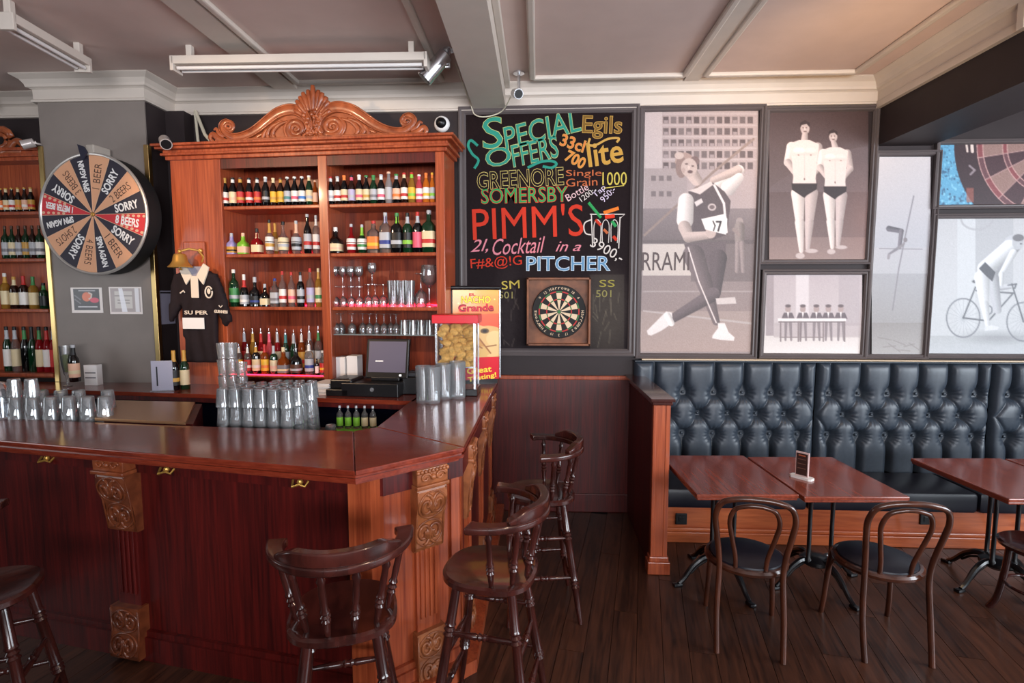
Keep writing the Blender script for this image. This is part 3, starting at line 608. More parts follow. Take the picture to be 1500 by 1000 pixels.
def sectors(r0, r1, ks, y, a0=9):
    mb = MB()
    for k in ks:
        A = [math.radians(a0 + 18 * k + 18 * j / 3) for j in range(4)]
        po = [(r1 * math.cos(a), r1 * math.sin(a)) for a in A] + [(r0 * math.cos(a), r0 * math.sin(a)) for a in A[::-1]]
        mb.prism(po, -y, -y + .001, axis='y')
    return mb
ev, od = range(0, 20, 2), range(1, 20, 2); q = R_ / .2255
M_CRM = mat('sisal_cream', (214, 190, 160), .8); M_RRD = mat('sisal_red', (176, 52, 52), .8); M_GRN = mat('sisal_green', (58, 112, 66), .8)
for nm, r0, r1, ks, m in (('cream_field', .016, .162, ev, M_CRM), ('red_bed', .162 * q, .172 * q, od, M_RRD), ('green_bed', .162 * q, .172 * q, ev, M_GRN)):
    for k_ in ks: sectors(r0, r1, [k_], .0392 if nm == 'cream_field' else .0396, 9).build(nm, m, dbd)
for k_ in od: sectors(.099 * q, .108 * q, [k_], .040).build('red_bed', M_RRD, dbd)
for k_ in ev: sectors(.099 * q, .108 * q, [k_], .040).build('green_bed', M_GRN, dbd)
MB().lathe([(.014, .039), (.014, .0405), (.006, .041), (0, .041)], 16, rotX).build('bullseye', M_GRN, dbd)
NUM = [6, 13, 4, 18, 1, 20, 5, 12, 9, 14, 11, 8, 16, 7, 19, 3, 17, 2, 15, 10]
for k, n in enumerate(NUM):
    a = math.radians(18 * k)
    if n in (20, 1, 5, 11, 8, 6, 10, 14, 13): continue
    text(str(n), M_CRM, dbd, (.203 * math.cos(a), .203 * math.sin(a), .026, .022), 'numeral', a - PI / 2, M=Matrix.Translation((0, -.0395, 0)), keep=True)
def arcword(s, ac, r, h, m, par, y, dstep):
    for i, ch in enumerate(s):
        a = math.radians(ac - (i - (len(s) - 1) / 2) * dstep); text(ch, m, par, (r * math.cos(a), r * math.sin(a), h * (.75 if ch != 'w' else 1), h * (1 if i == 0 else .8)), 'lettering', a - PI / 2, M=Matrix.Translation((0, y, 0)))
arcword('Harrows', 90, .203, .024, M_CRM, dbd, -.0395, 7.5); arcword('Harrows', -22, .203, .024, M_CRM, dbd, -.0395, 7.5); arcword('Harrows', 202, .203, .024, M_CRM, dbd, -.0395, 7.5)

# ================================================================== CABINET OF THE BACK BAR
CA, CB = Vector((-2.98, 4.34)), Vector((-.655, 4.16)); cdir = (CB - CA).normalized(); crot = math.atan2(cdir.y, cdir.x); cn = Vector((-cdir.y, cdir.x)); CL = (CB - CA).length
def cu(px, py, dep=0.):
    A = CA + cn * dep; u, z = onplane(px, py, A, A + cdir); return u, z
def cw(u, dep): p = CA + cdir * u + cn * dep; return p.x, p.y
cab = thing('back_bar_cabinet', 'tall mahogany back bar cabinet with open shelves and carved crest', 'cabinet', (CA.x, CA.y, 1.2), crot)
def cz(z): return z - 1.2
DEP = .33
uL0, uL1 = 0.0, cu(318, 350)[0]; uB0 = cu(328, 350)[0]; uM0, uM1 = cu(469, 350)[0], cu(482, 350)[0]; uR0, uR1 = cu(639, 350)[0], cu(652, 350)[0]
ztop = (cu(400, 232)[1] + cu(600, 222)[1]) / 2 + .0
zS = [(cu(400, 301)[1] + cu(560, 296)[1]) / 2, (cu(400, 373)[1] + cu(560, 368)[1]) / 2, cu(480, 449.5)[1]]
zG = cu(560, 490)[1]; zL = cu(400, 549)[1]
# frame of stiles and dividers
MB().box(uL0, 0, 0, uL1, DEP, cz(ztop)).build('side_case', M_MAHOG_O, cab, label='broad orange mahogany side panel')
MB().box(uL1 - .002, -.008, 0, uB0, DEP - .02, cz(ztop), .004).build('stile', M_MAHOG_O, cab)
MB().box(uM0, -.006, 0, uM1, DEP - .02, cz(ztop), .004).build('stile', M_MAHOG_O, cab)
MB().box(uR0, -.006, 0, uR1, DEP - .01, cz(ztop), .004).build('stile', M_MAHOG_O, cab)
MB().box(uL0, DEP - .02, 0, uR1, DEP, cz(ztop)).build('back_panel', wood('mahogany_brown_panel', (86, 28, 15), (146, 62, 34), .38, .15), cab)
MB().box(uB0, 0, cz(ztop) - .075, uR0, .03, cz(ztop)).build('top_rail', M_MAHOG, cab)
# cornice
mb = MB(); zz = cz(ztop)
for ov, h0, h1 in ((.025, 0, .03), (.05, .03, .05), (.035, .05, .075), (.075, .075, .095), (.095, .095, .115)):
    mb.box(-ov, -ov, zz + h0, uR1 + ov, DEP, zz + h1, .005)
mb.build('cornice', M_MAHOG_O, cab)
zc_top = zz + .115
for i, z in enumerate(zS):
    for a, b in ((uB0, uM0), (uM1, uR0)):
        MB().box(a, .012, cz(z) - .028, b, DEP - .02, cz(z), .006).build('shelf', M_MAHOG_O, cab)
M_LED = mat('red_strip_light', (255, 40, 60), .4, emit=(255, 30, 60), es=9.0)
MB().box(uM1, .03, cz(zG) - .01, uR0, DEP - .02, cz(zG)).build('glass_shelf', mat('grey_glass_shelf', (180, 190, 190), .1, trans=.6), cab)
MB().box(uB0, .0, cz(zL) - .022, uM0, DEP - .02, cz(zL), .004).build('shelf', M_MAHOG_O, cab)
MB().box(uB0 + .01, -.004, cz(zL) - .005, uM0 - .01, .003, cz(zL) + .004).build('light_strip', M_LED, cab, label='glowing red strip light')
MB().box(uM1 + .02, DEP - .05, cz(zS[2]), uR0 - .02, DEP - .035, cz(zS[2]) + .018).build('light_strip', M_LED, cab, label='glowing red strip light')
MB().box(uB0 + .02, DEP - .045, cz(zS[1]), uM0 - .02, DEP - .035, cz(zS[1]) + .012).build('light_strip', M_LED, cab, label='glowing red strip light')
MB().box(uB0 + .5, DEP - .045, cz(zS[2]), uM0 - .02, DEP - .035, cz(zS[2]) + .012).build('light_strip', M_LED, cab, label='glowing red strip light')
# carved crest
def cp(px, py, dep=-.02):
    u, z = cu(px, py); return Vector((u, dep, cz(z)))
crest_dy = 0
def ribbon(mb, px_pts, wpx, ridge=True, y=.0, n=5, flat=.5):
    P_ = smooth_path(px_pts, n); k = len(P_); ws = np.interp(np.linspace(0, 1, k), np.linspace(0, 1, len(wpx)), wpx) * .00557
    q = [cp(a, b, y) for a, b in P_]; mb.tube(q, list(ws), 10, flat=flat, up=(0, 1, 0))
    if ridge:
        for s in (-.78, .78):
            e = []
            for i in range(k):
                tt = (q[min(i + 1, k - 1)] - q[max(i - 1, 0)]).normalized(); nrm = Vector((-tt.z, 0, tt.x)); e.append(q[i] + nrm * ws[i] * s + Vector((0, -.016, 0)))
            mb.tube(e, [max(.0035, w_ * .16) for w_ in ws], 6)
def spiral(c, r, turns, a0, dirn, n=10):
    return [(c[0] + r * (1 - i / (turns * n) * .85) * math.cos(a0 + dirn * 2 * PI * i / n), c[1] + r * (1 - i / (turns * n) * .85) * math.sin(a0 + dirn * 2 * PI * i / n)) for i in range(int(turns * n) + 1)]
for side in (0, 1):
    if side == 0: tr = lambda x, y: (x, y)
    else: tr = lambda x, y: (919 - x + (459 - x) * .10 - 0, y - 2 - (459 - x) * .055)
    S = lambda L: [tr(*a) for a in L]
    mb = MB()
    main = S([(448, 199), (454, 186), (449, 172), (438, 163), (424, 161), (408, 166), (394, 176), (378, 189), (364, 197), (350, 201), (339, 200), (329, 193), (326, 184), (332, 178), (340, 180)])
    ribbon(mb, main, [4, 6, 7.5, 8, 8.2, 8, 7.6, 7, 6.5, 6, 5.5, 5, 4.5, 3.5, 2.5])
    ribbon(mb, S(spiral((434, 189), 14, 2.1, .9, 1)), [5, 4.2, 3.2, 2.4, 2], False, -.005)
    ribbon(mb, S(spiral((335, 186), 8, 1.7, -1.2, 1)), [3, 2.6, 2], False, -.005)
    mb.build('scroll', M_CARVE, cab, 'all')
    mb = MB()
    for L, wq in (([(422, 178), (408, 184), (400, 196), (406, 206)], [1.5, 3, 3, 1.5]), ([(414, 178), (398, 186), (392, 198), (398, 206)], [1.5, 3, 3, 1.5]), ([(404, 182), (390, 192), (386, 202), (392, 207)], [1.2, 2.6, 2.6, 1.2]), ([(388, 196), (378, 200), (378, 206), (386, 207)], [1.2, 2.2, 2.2, 1.2]), ([(426, 176), (418, 186), (420, 198), (426, 206)], [1.2, 2.6, 2.4, 1.2]),
                  ([(334, 207), (322, 204), (313, 197), (309, 203), (316, 209)], [3, 4.5, 4, 3, 1.5]), ([(330, 200), (322, 196), (318, 189), (314, 191)], [3, 3, 2.4, 1]), ([(340, 208), (326, 210), (314, 209)], [2, 3, 2])):
        mb = MB(); ribbon(mb, S(L), wq, False, -.008); mb.build('acanthus_leaf', M_CARVE, cab, 'all')
mb = MB()
for k in range(13):
    a = math.radians(-78 + 13 * k); ln = 38 - 9 * abs(k - 6) / 6 + (4 if k == 6 else 0)
    base = (459 + 13 * math.sin(a), 174 - 11 * math.cos(a)); tip = (459 + (ln - 2) * math.sin(a) * 1.0, 168 - ln * math.cos(a))
    ribbon(mb, [base, ((base[0] + tip[0]) / 2 + 1.0, (base[1] + tip[1]) / 2), tip], [1.8, 3.3, 4.2, 2.6], False, -.012 + (k % 2) * .008, 4, .9)
mb.build('shell', M_CARVE, cab, 'all', label='fan-shaped carved shell')
mb = MB()
rs = random.Random(5)
for k in range(26):
    x = 459 + rs.uniform(-13, 13) * (1 - k / 60); y = 164 + k * 1.5; mb.ball(cp(x, y, -.012 + rs.uniform(-.01, .01)), rs.uniform(.012, .022), .018, rs.uniform(.012, .024), 8)
for s in (-1, 1):
    ribbon(mb, [(459 + s * 3, 170), (459 + s * 10, 178), (459 + s * 7, 190), (459, 196)], [2, 3, 2.5, 2], False, -.012)
    ribbon(mb, [(459, 207), (459 + s * 8, 206), (459 + s * 13, 199), (459 + s * 8, 196)], [2.5, 3, 2.5, 1.5], False, -.012)
mb.build('carved_rosette', M_CARVE, cab, 'all')
u0_, u1_ = cu(312, 210)[0], cu(628, 205)[0]
um = cu(459, 200)[0]
mb = MB(); mb.box(u0_ + .03, -.02, zc_top - .002, u1_ - .03, .05, zc_top + .035, .006)
mb.prism([(u0_ + .12, zc_top), (u1_ - .12, zc_top), (um + .45, zc_top + .12), (um + .3, zc_top + .22), (um, zc_top + .28), (um - .3, zc_top + .22), (um - .45, zc_top + .12)], .0, .035, axis='y')
mb.build('crest_board', M_CARVE, cab)
crest_parts = [o for o in cab.children if o.name.split('.')[0] in ('scroll', 'acanthus_leaf', 'shell', 'carved_rosette')]

# ---- bottles -------------------------------------------------------------
BP = {  # profiles, unit height 1 : (radius, z)
    'beer': [(.118, 0), (.128, .015), (.128, .56), (.118, .64), (.07, .76), (.056, .82), (.052, .95), (.058, .965)],
    'liquor': [(.14, 0), (.15, .015), (.15, .6), (.135, .66), (.07, .73), (.05, .78), (.048, .93)],
    'squat': [(.24, 0), (.26, .02), (.26, .42), (.23, .52), (.13, .60), (.09, .66), (.08, .85)],
    'flare': [(.15, 0), (.16, .02), (.20, .35), (.18, .5), (.08, .62), (.055, .70), (.052, .93)],
    'wine': [(.12, 0), (.13, .015), (.13, .55), (.12, .62), (.065, .72), (.05, .78), (.048, .95)],
    'round': [(.15, 0), (.22, .05), (.25, .2), (.24, .34), (.17, .5), (.1, .6), (.07, .66), (.065, .85)]}
BMESH = {}
def bmesh_for(kind, sq):
    key = (kind, sq)
    if key in BMESH: return BMESH[key]
    pr = BP[kind]; body = mesh_of(MB().lathe([(0.001, 0)] + pr + [(.001, pr[-1][1])], 14, sq=sq), 'glass_body')
    r = pr[2][0]; zl0, zl1 = (.12, .50) if kind not in ('squat', 'round') else (.08, .36)
    rr_ = lambda z: float(np.interp(z, [b for a, b in pr], [a for a, b in pr]))
    lp = [(rr_(z) + .004, z) for z in np.linspace(zl0, zl1, 5)]
    lab = mesh_of(MB().lathe(lp, 14, cap=False, sq=sq), 'bottle_label')
    band = mesh_of(MB().lathe([(a + .003, b) for a, b in [lp[1], ((lp[1][0] + lp[2][0]) / 2, (lp[1][1] + lp[2][1]) / 2), lp[2]]], 14, cap=False, sq=sq), 'label_band')
    zt = pr[-1][1]; zn = pr[-3][1] if len(pr) > 6 else zt - .1
    neck = mesh_of(MB().lathe([(rr_(z) + .004, z) for z in np.linspace(zn, zt - .02, 4)], 12, cap=False), 'neck_foil')
    cr = pr[-1][0] + .008; cap = mesh_of(MB().lathe([(cr, zt - .03), (cr, 1.0 - .008), (cr * .85, 1.0), (0, 1.0)], 12), 'bottle_cap')
    pour = mesh_of(MB().lathe([(cr * .9, zt - .02), (cr * .9, zt + .02), (.014, zt + .05), (.011, 1.06), (0.008, 1.06)], 10), 'pour_spout')
    BMESH[key] = (body, lab, band, neck, cap, pour); return BMESH[key]
GL = {'brown': mat('brown_bottle_glass', (34, 14, 8), .08, coat=.6), 'black': mat('black_bottle_glass', (9, 8, 10), .08, coat=.6), 'green': mat('green_bottle_glass', (12, 44, 24), .08, coat=.6),
      'clear': mat('clear_bottle_glass', (232, 226, 222), .04, trans=.92, ior=1.2), 'amber': mat('amber_liquor', (168, 78, 26), .06, trans=.6, ior=1.2), 'pink': mat('pink_drink', (214, 84, 92), .08, trans=.4, ior=1.2),
      'orange': mat('orange_drink', (220, 120, 40), .08, trans=.4, ior=1.2), 'lilac': mat('lilac_bottle', (150, 140, 190), .3), 'lime': mat('lime_bottle', (120, 176, 50), .3), 'red': mat('red_drink', (150, 24, 30), .08, trans=.4, ior=1.2), 'grey': mat('smoky_bottle', (170, 160, 160), .1, trans=.5, ior=1.2), 'gold': mat('gold_liquor', (190, 140, 60), .06, trans=.6, ior=1.2)}
PALC = {'white': (226, 220, 214), 'cream': (220, 200, 160), 'red': (186, 40, 36), 'gold': (196, 146, 62), 'yellow': (226, 176, 50), 'orange': (224, 120, 50), 'pink': (222, 90, 116), 'blue': (60, 120, 190), 'navy': (40, 56, 130), 'silver': (176, 176, 180), 'grey': (120, 116, 120), 'green': (60, 130, 70), 'black': (18, 16, 18), 'peach': (228, 178, 150), 'lilac': (178, 168, 200), 'teal': (70, 130, 130), 'brown': (80, 46, 30), 'lime': (130, 190, 60)}
def pm(c): return mat('label_' + c, PALC[c], .45)
def bottle(x, y, z, h, wm, kind, glass, lab=None, band=None, neck=None, cap='black', label='', group='', pour=False, sq=None):
    b = thing('bottle', label, 'bottle', (x, y, z), random.uniform(-.4, .4) if not sq else crot, group)
    me = bmesh_for(kind, sq); maxr = max(a for a, _ in BP[kind]); sx = (wm / 2) / maxr
    S = (sx, sx, h)
    piece('glass_body', me[0], GL[glass], b, scale=S)
    if lab: piece('bottle_label', me[1], pm(lab), b, scale=S)
    if band and lab: piece('label_band', me[2], pm(band), b, scale=S)
    if neck: piece('neck_foil', me[3], pm(neck), b, scale=S)
    piece('pour_spout' if pour else 'bottle_cap', me[5] if pour else me[4], M_CHROME if pour else pm(cap), b, scale=S)
    return b
K = 4.45 / FPX
def row(items, base_z, dep, shelf, group, fn=None, hk=None):
    k0 = hk or K
    for i, it in enumerate(items):
        px, wpx, hpx, kind, glass, lab, band, neck, cap = it[:9]; opt = it[9] if len(it) > 9 else ''
        d = dep + (.09 if 'B' in opt else 0)
        u, _ = (fn or cu)(px, 400, d); x, y = (cw(u, d) if fn is None else fn(px, 400, d)[0:2])
        nm = {'beer': 'beer bottle', 'liquor': 'spirit bottle', 'squat': 'squat bottle', 'flare': 'flared bottle', 'wine': 'slim bottle', 'round': 'round bottle'}[kind]
        ds = glass + ' ' + nm + (', ' + lab + ' label' if lab else '') 
        pos = ORD[i] if len(items) - i > 3 or len(items) < 4 else {1: 'rightmost', 2: 'second from right', 3: 'third from right'}[len(items) - i]
        bottle(x, y, base_z, hpx * k0, wpx * k0, kind, glass, lab, band, neck, cap, f'{ds}, {pos}, {shelf}', group, 'P' in opt, 5 if 'S' in opt else None)
B = 'beer'
row([(335.2, 9.5, 41, B, 'black', 'white', 'red', 'gold', 'gold'), (346.7, 11, 41, B, 'black', 'cream', 'peach', 'white', 'black'), (357.6, 11, 41, B, 'brown', 'red', 'gold', 'gold', 'brown'), (370.2, 10, 40, B, 'black', 'red', 'white', 'white', 'black'), (382, 10, 40, B, 'black', 'red', 'orange', 'white', 'black'), (394, 10, 41, B, 'black', 'black', 'silver', 'silver', 'white'), (405.2, 9.5, 39, B, 'brown', 'yellow', 'gold', 'cream', 'cream'), (415.7, 9.5, 39, B, 'brown', 'yellow', 'gold', 'gold', 'brown'), (425.5, 10, 40, B, 'black', 'silver', 'teal', None, 'white'), (436, 10, 40, B, 'black', 'white', 'pink', None, 'white'), (446.5, 10, 40, B, 'black', 'white', 'blue', None, 'white'), (457, 9.5, 41, B, 'green', 'cream', 'silver', 'cream', 'white'), (465.5, 7, 34, B, 'amber', 'peach', None, None, 'peach')], zS[0], .045, 'top left shelf', 'beer bottles on the top left shelf')
row([(487.9, 10, 38.5, B, 'black', 'white', 'silver', 'white', 'red'), (498, 10, 38.5, B, 'brown', 'white', 'red', 'white', 'silver'), (507.8, 10, 40, B, 'black', 'cream', 'red', 'orange', 'orange'), (518.3, 10, 39.5, B, 'brown', 'lilac', 'silver', 'pink', 'black'), (529.5, 10.5, 40, B, 'black', 'cream', 'pink', 'white', 'white'), (539.6, 10, 39, B, 'black', 'cream', 'gold', None, 'green'), (550, 10.5, 39, B, 'green', 'silver', 'grey', 'green', 'green'), (561, 10.5, 39.5, B, 'black', 'white', 'pink', 'white', 'silver'), (572, 10, 43, B, 'grey', 'silver', None, None, 'peach'), (583, 11, 39.5, B, 'black', 'peach', 'orange', 'silver', 'green'), (594.3, 10, 41, B, 'brown', 'white', 'red', 'cream', 'red'), (605.2, 10, 41, B, 'gold', 'yellow', 'lime', 'lime', 'red'), (615.9, 9.5, 38, B, 'pink', 'white', 'pink', 'pink', 'white'), (626, 9.5, 40, B, 'orange', 'white', 'yellow', 'orange', 'orange'), (634.8, 7, 40, B, 'orange', 'silver', 'lime', 'orange', 'yellow')], zS[0], .045, 'top right shelf', 'beer bottles on the top right shelf')
q_ = 'second left shelf'
row([(341.5, 13, 31, 'squat', 'lilac', 'gold', 'black', None, 'silver', 'S'), (358.3, 14, 31, 'squat', 'lime', 'peach', None, None, 'peach', 'S'), (378.6, 14, 37, 'squat', 'red', 'cream', None, 'cream', 'black', 'S'), (397, 13, 49, 'flare', 'clear', 'white', 'gold', 'gold', 'black', ''), (405.2, 9, 46, 'wine', 'gold', 'cream', None, 'gold', 'gold', 'B'), (417, 16, 46, 'flare', 'clear', 'cream', 'silver', None, 'black'), (436, 15, 47, 'flare', 'clear', 'silver', 'black', 'peach', 'silver'), (452.5, 11, 56, 'wine', 'black', 'silver', 'red', None, 'silver'), (465, 10, 54, 'liquor', 'clear', 'white', 'red', 'white', 'silver')], zS[1], .06, q_, 'spirit bottles on the second left shelf')
row([(493, 18, 37, 'squat', 'black', 'cream', 'peach', None, 'white', 'S'), (516, 14, 41, 'flare', 'red', 'white', 'red', None, 'silver'), (531.6, 14, 40, 'flare', 'green', 'white', 'green', 'lime', 'silver'), (548.7, 16, 45, 'liquor', 'clear', 'orange', 'yellow', None, 'red', 'S'), (565.9, 15, 56, 'liquor', 'clear', 'silver', 'navy', 'lilac', 'silver', 'S'), (582.7, 15, 55, 'liquor', 'black', 'black', 'silver', 'lime', 'green', 'S'), (598, 14, 55, 'liquor', 'green', 'black', 'lime', 'silver', 'black'), (612.8, 14, 56, 'liquor', 'black', 'pink', None, 'silver', 'red'), (629.3, 17.5, 58, 'liquor', 'green', 'cream', 'red', None, 'silver', 'S')], zS[1], .06, 'second right shelf', 'spirit bottles on the second right shelf')
row([(341.8, 13.5, 54, 'liquor', 'green', 'green', 'silver', None, 'white'), (356.8, 13, 47, 'squat', 'black', 'silver', 'white', 'red', 'white', ''), (372.4, 15, 43, 'squat', 'black', 'black', 'navy', None, 'silver', ''), (387, 12, 33, 'squat', 'black', 'cream', None, None, 'silver', 'S'), (401.8, 11.5, 41, 'liquor', 'clear', 'silver', 'grey', None, 'navy', 'S'), (413.2, 10, 51, 'liquor', 'clear', 'white', 'red', None, 'red'), (426.4, 10, 50, 'liquor', 'clear', 'peach', 'pink', None, 'red'), (439.6, 10.5, 50, 'liquor', 'black', 'silver', 'black', 'silver', 'black'), (454, 11, 55, 'liquor', 'clear', 'lilac', 'silver', None, 'red'), (466, 9.5, 55, 'liquor', 'gold', 'cream', 'green', 'gold', 'cream')], zS[2], .05, 'third left shelf', 'gin and vodka bottles on the third left shelf')
row([(353.5, 10, 62, 'wine', 'red', 'red', None, 'silver', 'silver', 'PB'), (366, 10, 62, 'wine', 'gold', None, None, 'gold', 'silver', 'PB'), (378.3, 10, 62, 'wine', 'red', 'cream', None, 'red', 'silver', 'PB'), (390.4, 10, 62, 'wine', 'pink', None, None, 'pink', 'green', 'PB'), (402.4, 10, 62, 'wine', 'red', 'cream', None, 'silver', 'silver', 'PB'), (414.6, 10, 61, 'wine', 'green', 'silver', None, 'teal', 'silver', 'PB'), (426.6, 11, 60, 'wine', 'green', None, None, 'silver', 'silver', 'PB'), (438.3, 11, 62, 'liquor', 'amber', 'gold', 'red', 'white', 'silver', 'PB'), (450, 12, 66, 'liquor', 'clear', 'white', 'red', 'silver', 'silver', 'PB'), (463.3, 12, 66, 'liquor', 'clear', 'silver', 'cream', 'green', 'silver', 'PB')], zL, .10, 'back row, bottom left shelf', 'back row of spirit bottles on the bottom left shelf')
row([(344.7, 10, 42, 'liquor', 'clear', 'yellow', None, 'white', 'white', 'P'), (357.4, 10, 42, 'liquor', 'clear', 'red', 'white', 'white', 'white', 'P'), (370, 11.5, 44, 'liquor', 'black', 'cream', 'white', 'gold', 'silver', 'P'), (382.8, 11, 44, 'liquor', 'amber', 'yellow', 'orange', 'red', 'red', ''), (396, 11, 42, 'liquor', 'green', 'cream', 'peach', 'silver', 'silver', ''), (410.7, 15, 40, 'squat', 'amber', 'grey', 'cream', None, 'cream', 'S'), (429.3, 17, 44, 'squat', 'black', 'brown', 'silver', None, 'silver', 'P'), (448.7, 12.5, 48, 'liquor', 'clear', 'silver', 'navy', 'white', 'navy', 'P'), (459.8, 5.5, 26, 'beer', 'brown', 'white', None, None, 'silver'), (468.7, 9, 36, 'liquor', 'clear', 'red', 'yellow', None, 'white')], zL, .045, 'front row, bottom left shelf', 'front row of spirit bottles on the bottom left shelf')
# ---- glasses in the cabinet
def gmesh(prof, name, n=14): return mesh_of(MB().lathe(prof, n, cap=False), name, True, M_GLASS)
G_WINE = gmesh([(.0, .001), (.034, 0), (.034, .003), (.006, .008), (.004, .02), (.004, .085), (.012, .092), (.034, .115), (.04, .145), (.034, .19), (.0325, .19), (.038, .145), (.032, .117), (.01, .096), (0, .094)], 'glass_bowl')
G_SHOT = gmesh([(0, 0), (.019, 0), (.024, .06), (.0225, .06), (.018, .008), (0, .008)], 'glass_bowl')
G_TALL = gmesh([(0, 0), (.026, 0), (.034, .15), (.032, .15), (.0245, .012), (0, .012)], 'glass_bowl')
def vessel(me, x, y, z, sc, label, group, flip=False, name='glass', H_=None):
    o = bpy.data.objects.new(name, me); COL.objects.link(o); o.location = (x, y, z + (H_ * sc if flip else 0)); o.scale = (sc, sc, sc)
    if flip: o.rotation_euler = (PI, 0, 0)
    return tag(o, label, 'glass', group)
def cplace(px, dep): u, _ = cu(px, 450, dep); return cw(u, dep)
z3 = zS[2]
for i, px in enumerate((492, 503, 515, 527)):
    x, y = cplace(px, .10); vessel(G_WINE, x, y, z3, .85, 'upturned stemmed glass, %s of lower rack, third right shelf' % ORD[i], 'stemmed glasses on third right shelf', True, 'stemmed_glass', .19)
    vessel(G_WINE, x, y, z3 + .163, .85, 'upright stemmed glass, %s of upper rack, third right shelf' % ORD[i], 'stemmed glasses on third right shelf', False, 'stemmed_glass')
for i, px in enumerate((540, 550, 562)):
    x, y = cplace(px, .13); vessel(G_WINE, x, y, z3, .95, 'upturned wine glass, %s of the middle three, third right shelf' % ORD[i], 'middle wine glasses', True, 'stemmed_glass', .19)
x, y = cplace(546, .12); vessel(G_WINE, x, y, z3 + .182, .9, 'wine glass standing upright above the middle stack', 'middle wine glasses', False, 'stemmed_glass')
for i, px in enumerate((576, 588, 600)):
    for j, dp in enumerate((.07, .18)):
        x, y = cplace(px, dp); vessel(G_TALL, x, y, z3, 1.4, 'tall clear glass, %s, %s row, third right shelf' % (ORD[i], ('front', 'back')[j]), 'tall glasses on third right shelf', False, 'tall_glass')
for i, (px, s) in enumerate(((617, 1.4), (629, 1.75))):
    x, y = cplace(px, .12); vessel(G_WINE, x, y, z3, s, ('large balloon wine glass near the right stile', 'tallest stemmed glass touching the right stile')[i], None, i == 0, 'stemmed_glass', .19)
for i, px in enumerate((492, 499, 515, 531, 541, 551, 562, 572, 580)):
    x, y = cplace(px, .09 + .04 * (i % 2)); vessel(G_WINE, x, y, zG, .85, 'upturned stemmed glass, %s on the glass shelf' % ORD[i], 'stemmed glasses on the glass shelf', True, 'stemmed_glass', .19)
for i in range(8):
    x, y = cplace(592 + i * 6.2, .07 + .05 * (i % 2)); vessel(G_SHOT, x, y, zG, 1.9, 'small straight tumbler, %s on the glass shelf' % ORD[i], 'straight tumblers on the glass shelf', True, 'tumbler', .06)

# ================================================================== LEFT CABINET
L0 = Vector((-6.6, 4.60)); LB = Vector((-4.13, 4.44)); ldir = (LB - L0).normalized(); lrot = math.atan2(ldir.y, ldir.x); ln_ = Vector((-ldir.y, ldir.x)); LL = (LB - L0).length
def lu(px, py, dep=0.):
    A = L0 + ln_ * dep; return onplane(px, py, A, A + ldir)
def lpos(px, py, dep):
    u, z = lu(px, py, dep); p = L0 + ldir * u + ln_ * dep; return p.x, p.y
lc = thing('back_bar_cabinet', 'second mahogany bottle cabinet left of the grey column, partly cropped', 'cabinet', (L0.x, L0.y, 1.2), lrot)
lz = [lu(30, 311)[1], lu(30, 379)[1], lu(30, 452)[1], lu(30, 545)[1]]; lt = lu(30, 236)[1]
LD = .14
MB().box(0, LD - .02, 0, LL, LD, cz(lt)).build('back_panel', M_MAHOG_O, lc)
for a, b in ((0, .08), (LL - .02, LL)): MB().box(a, 0, 0, b, LD - .02, cz(lt), .003).build('stile', M_MAHOG_O, lc)
for z in lz: MB().box(.08, -.05, cz(z) - .03, LL - .02, LD - .02, cz(z), .006).build('shelf', M_MAHOG_O, lc)
mb = MB()
for ov, a, b in ((.02, 0, .03), (.04, .03, .05), (.03, .05, .075), (.06, .075, .1)): mb.box(0, -ov, cz(lt) + a, LL, LD, cz(lt) + b, .004)
mb.build('cornice', M_MAHOG_O, lc)
mb = MB(); zt_ = cz(lt) + .1
P_ = lambda px, py: Vector((lu(px, py)[0], -.02, cz(lu(px, py)[1])))
for c, r, w_ in (((4, 207), 17, .03), ((4, 207), 9, .018)): mb.tube([P_(c[0] + r * math.cos(a * .5), c[1] + r * math.sin(a * .5)) for a in range(13)], w_, 8, flat=.6, up=(0, 1, 0))
for L in ([(18, 218), (26, 208), (34, 210), (40, 218)], [(8, 222), (22, 222), (36, 222)], [(-60, 200), (-30, 186), (-6, 192)]): mb.tube([P_(*a) for a in smooth_path(L, 5)], .028, 8, flat=.6, up=(0, 1, 0))
mb.build('scroll', M_CARVE, lc, 'all')
lf = lambda px, py, dep: lpos(px, py, dep)
KL = 4.75 / FPX * 1.0
def lrow(items, z, dep, shelf, group): 
    for i, (px, wpx, hpx, kind, glass, lab, band, neck, cap) in enumerate(items):
        x, y = lpos(px, 400, dep); nm = {'beer': 'beer bottle', 'liquor': 'spirit bottle', 'wine': 'slim bottle'}[kind]
        bottle(x, y, z, hpx * KL, wpx * KL, kind, glass, lab, band, neck, cap, f'{glass} {nm}, {ORD[i]} on the {shelf} of the cropped left cabinet', group)
lrow([(x, 8, 35, B, 'brown' if i % 2 else 'black', ('orange', 'orange', 'cream', 'white', 'gold', 'peach', 'gold')[i], ('red', 'white', 'orange', 'red', 'orange', 'white', 'red')[i], ('cream', None)[i % 2], 'gold') for i, x in enumerate((2, 10, 18, 26.5, 35.5, 45, 54))], lz[0], .02, 'top shelf', 'beers in the left cabinet, top shelf')
lrow([(x, 10, 47, 'liquor', ('green', 'green', 'brown', 'green', 'brown', 'green')[i], ('silver', 'cream', 'silver', 'gold', 'silver', 'white')[i], 'grey', None, 'brown') for i, x in enumerate((12, 22, 32, 42, 52, 62))], lz[1], .02, 'second shelf', 'bottles in the left cabinet, second shelf')
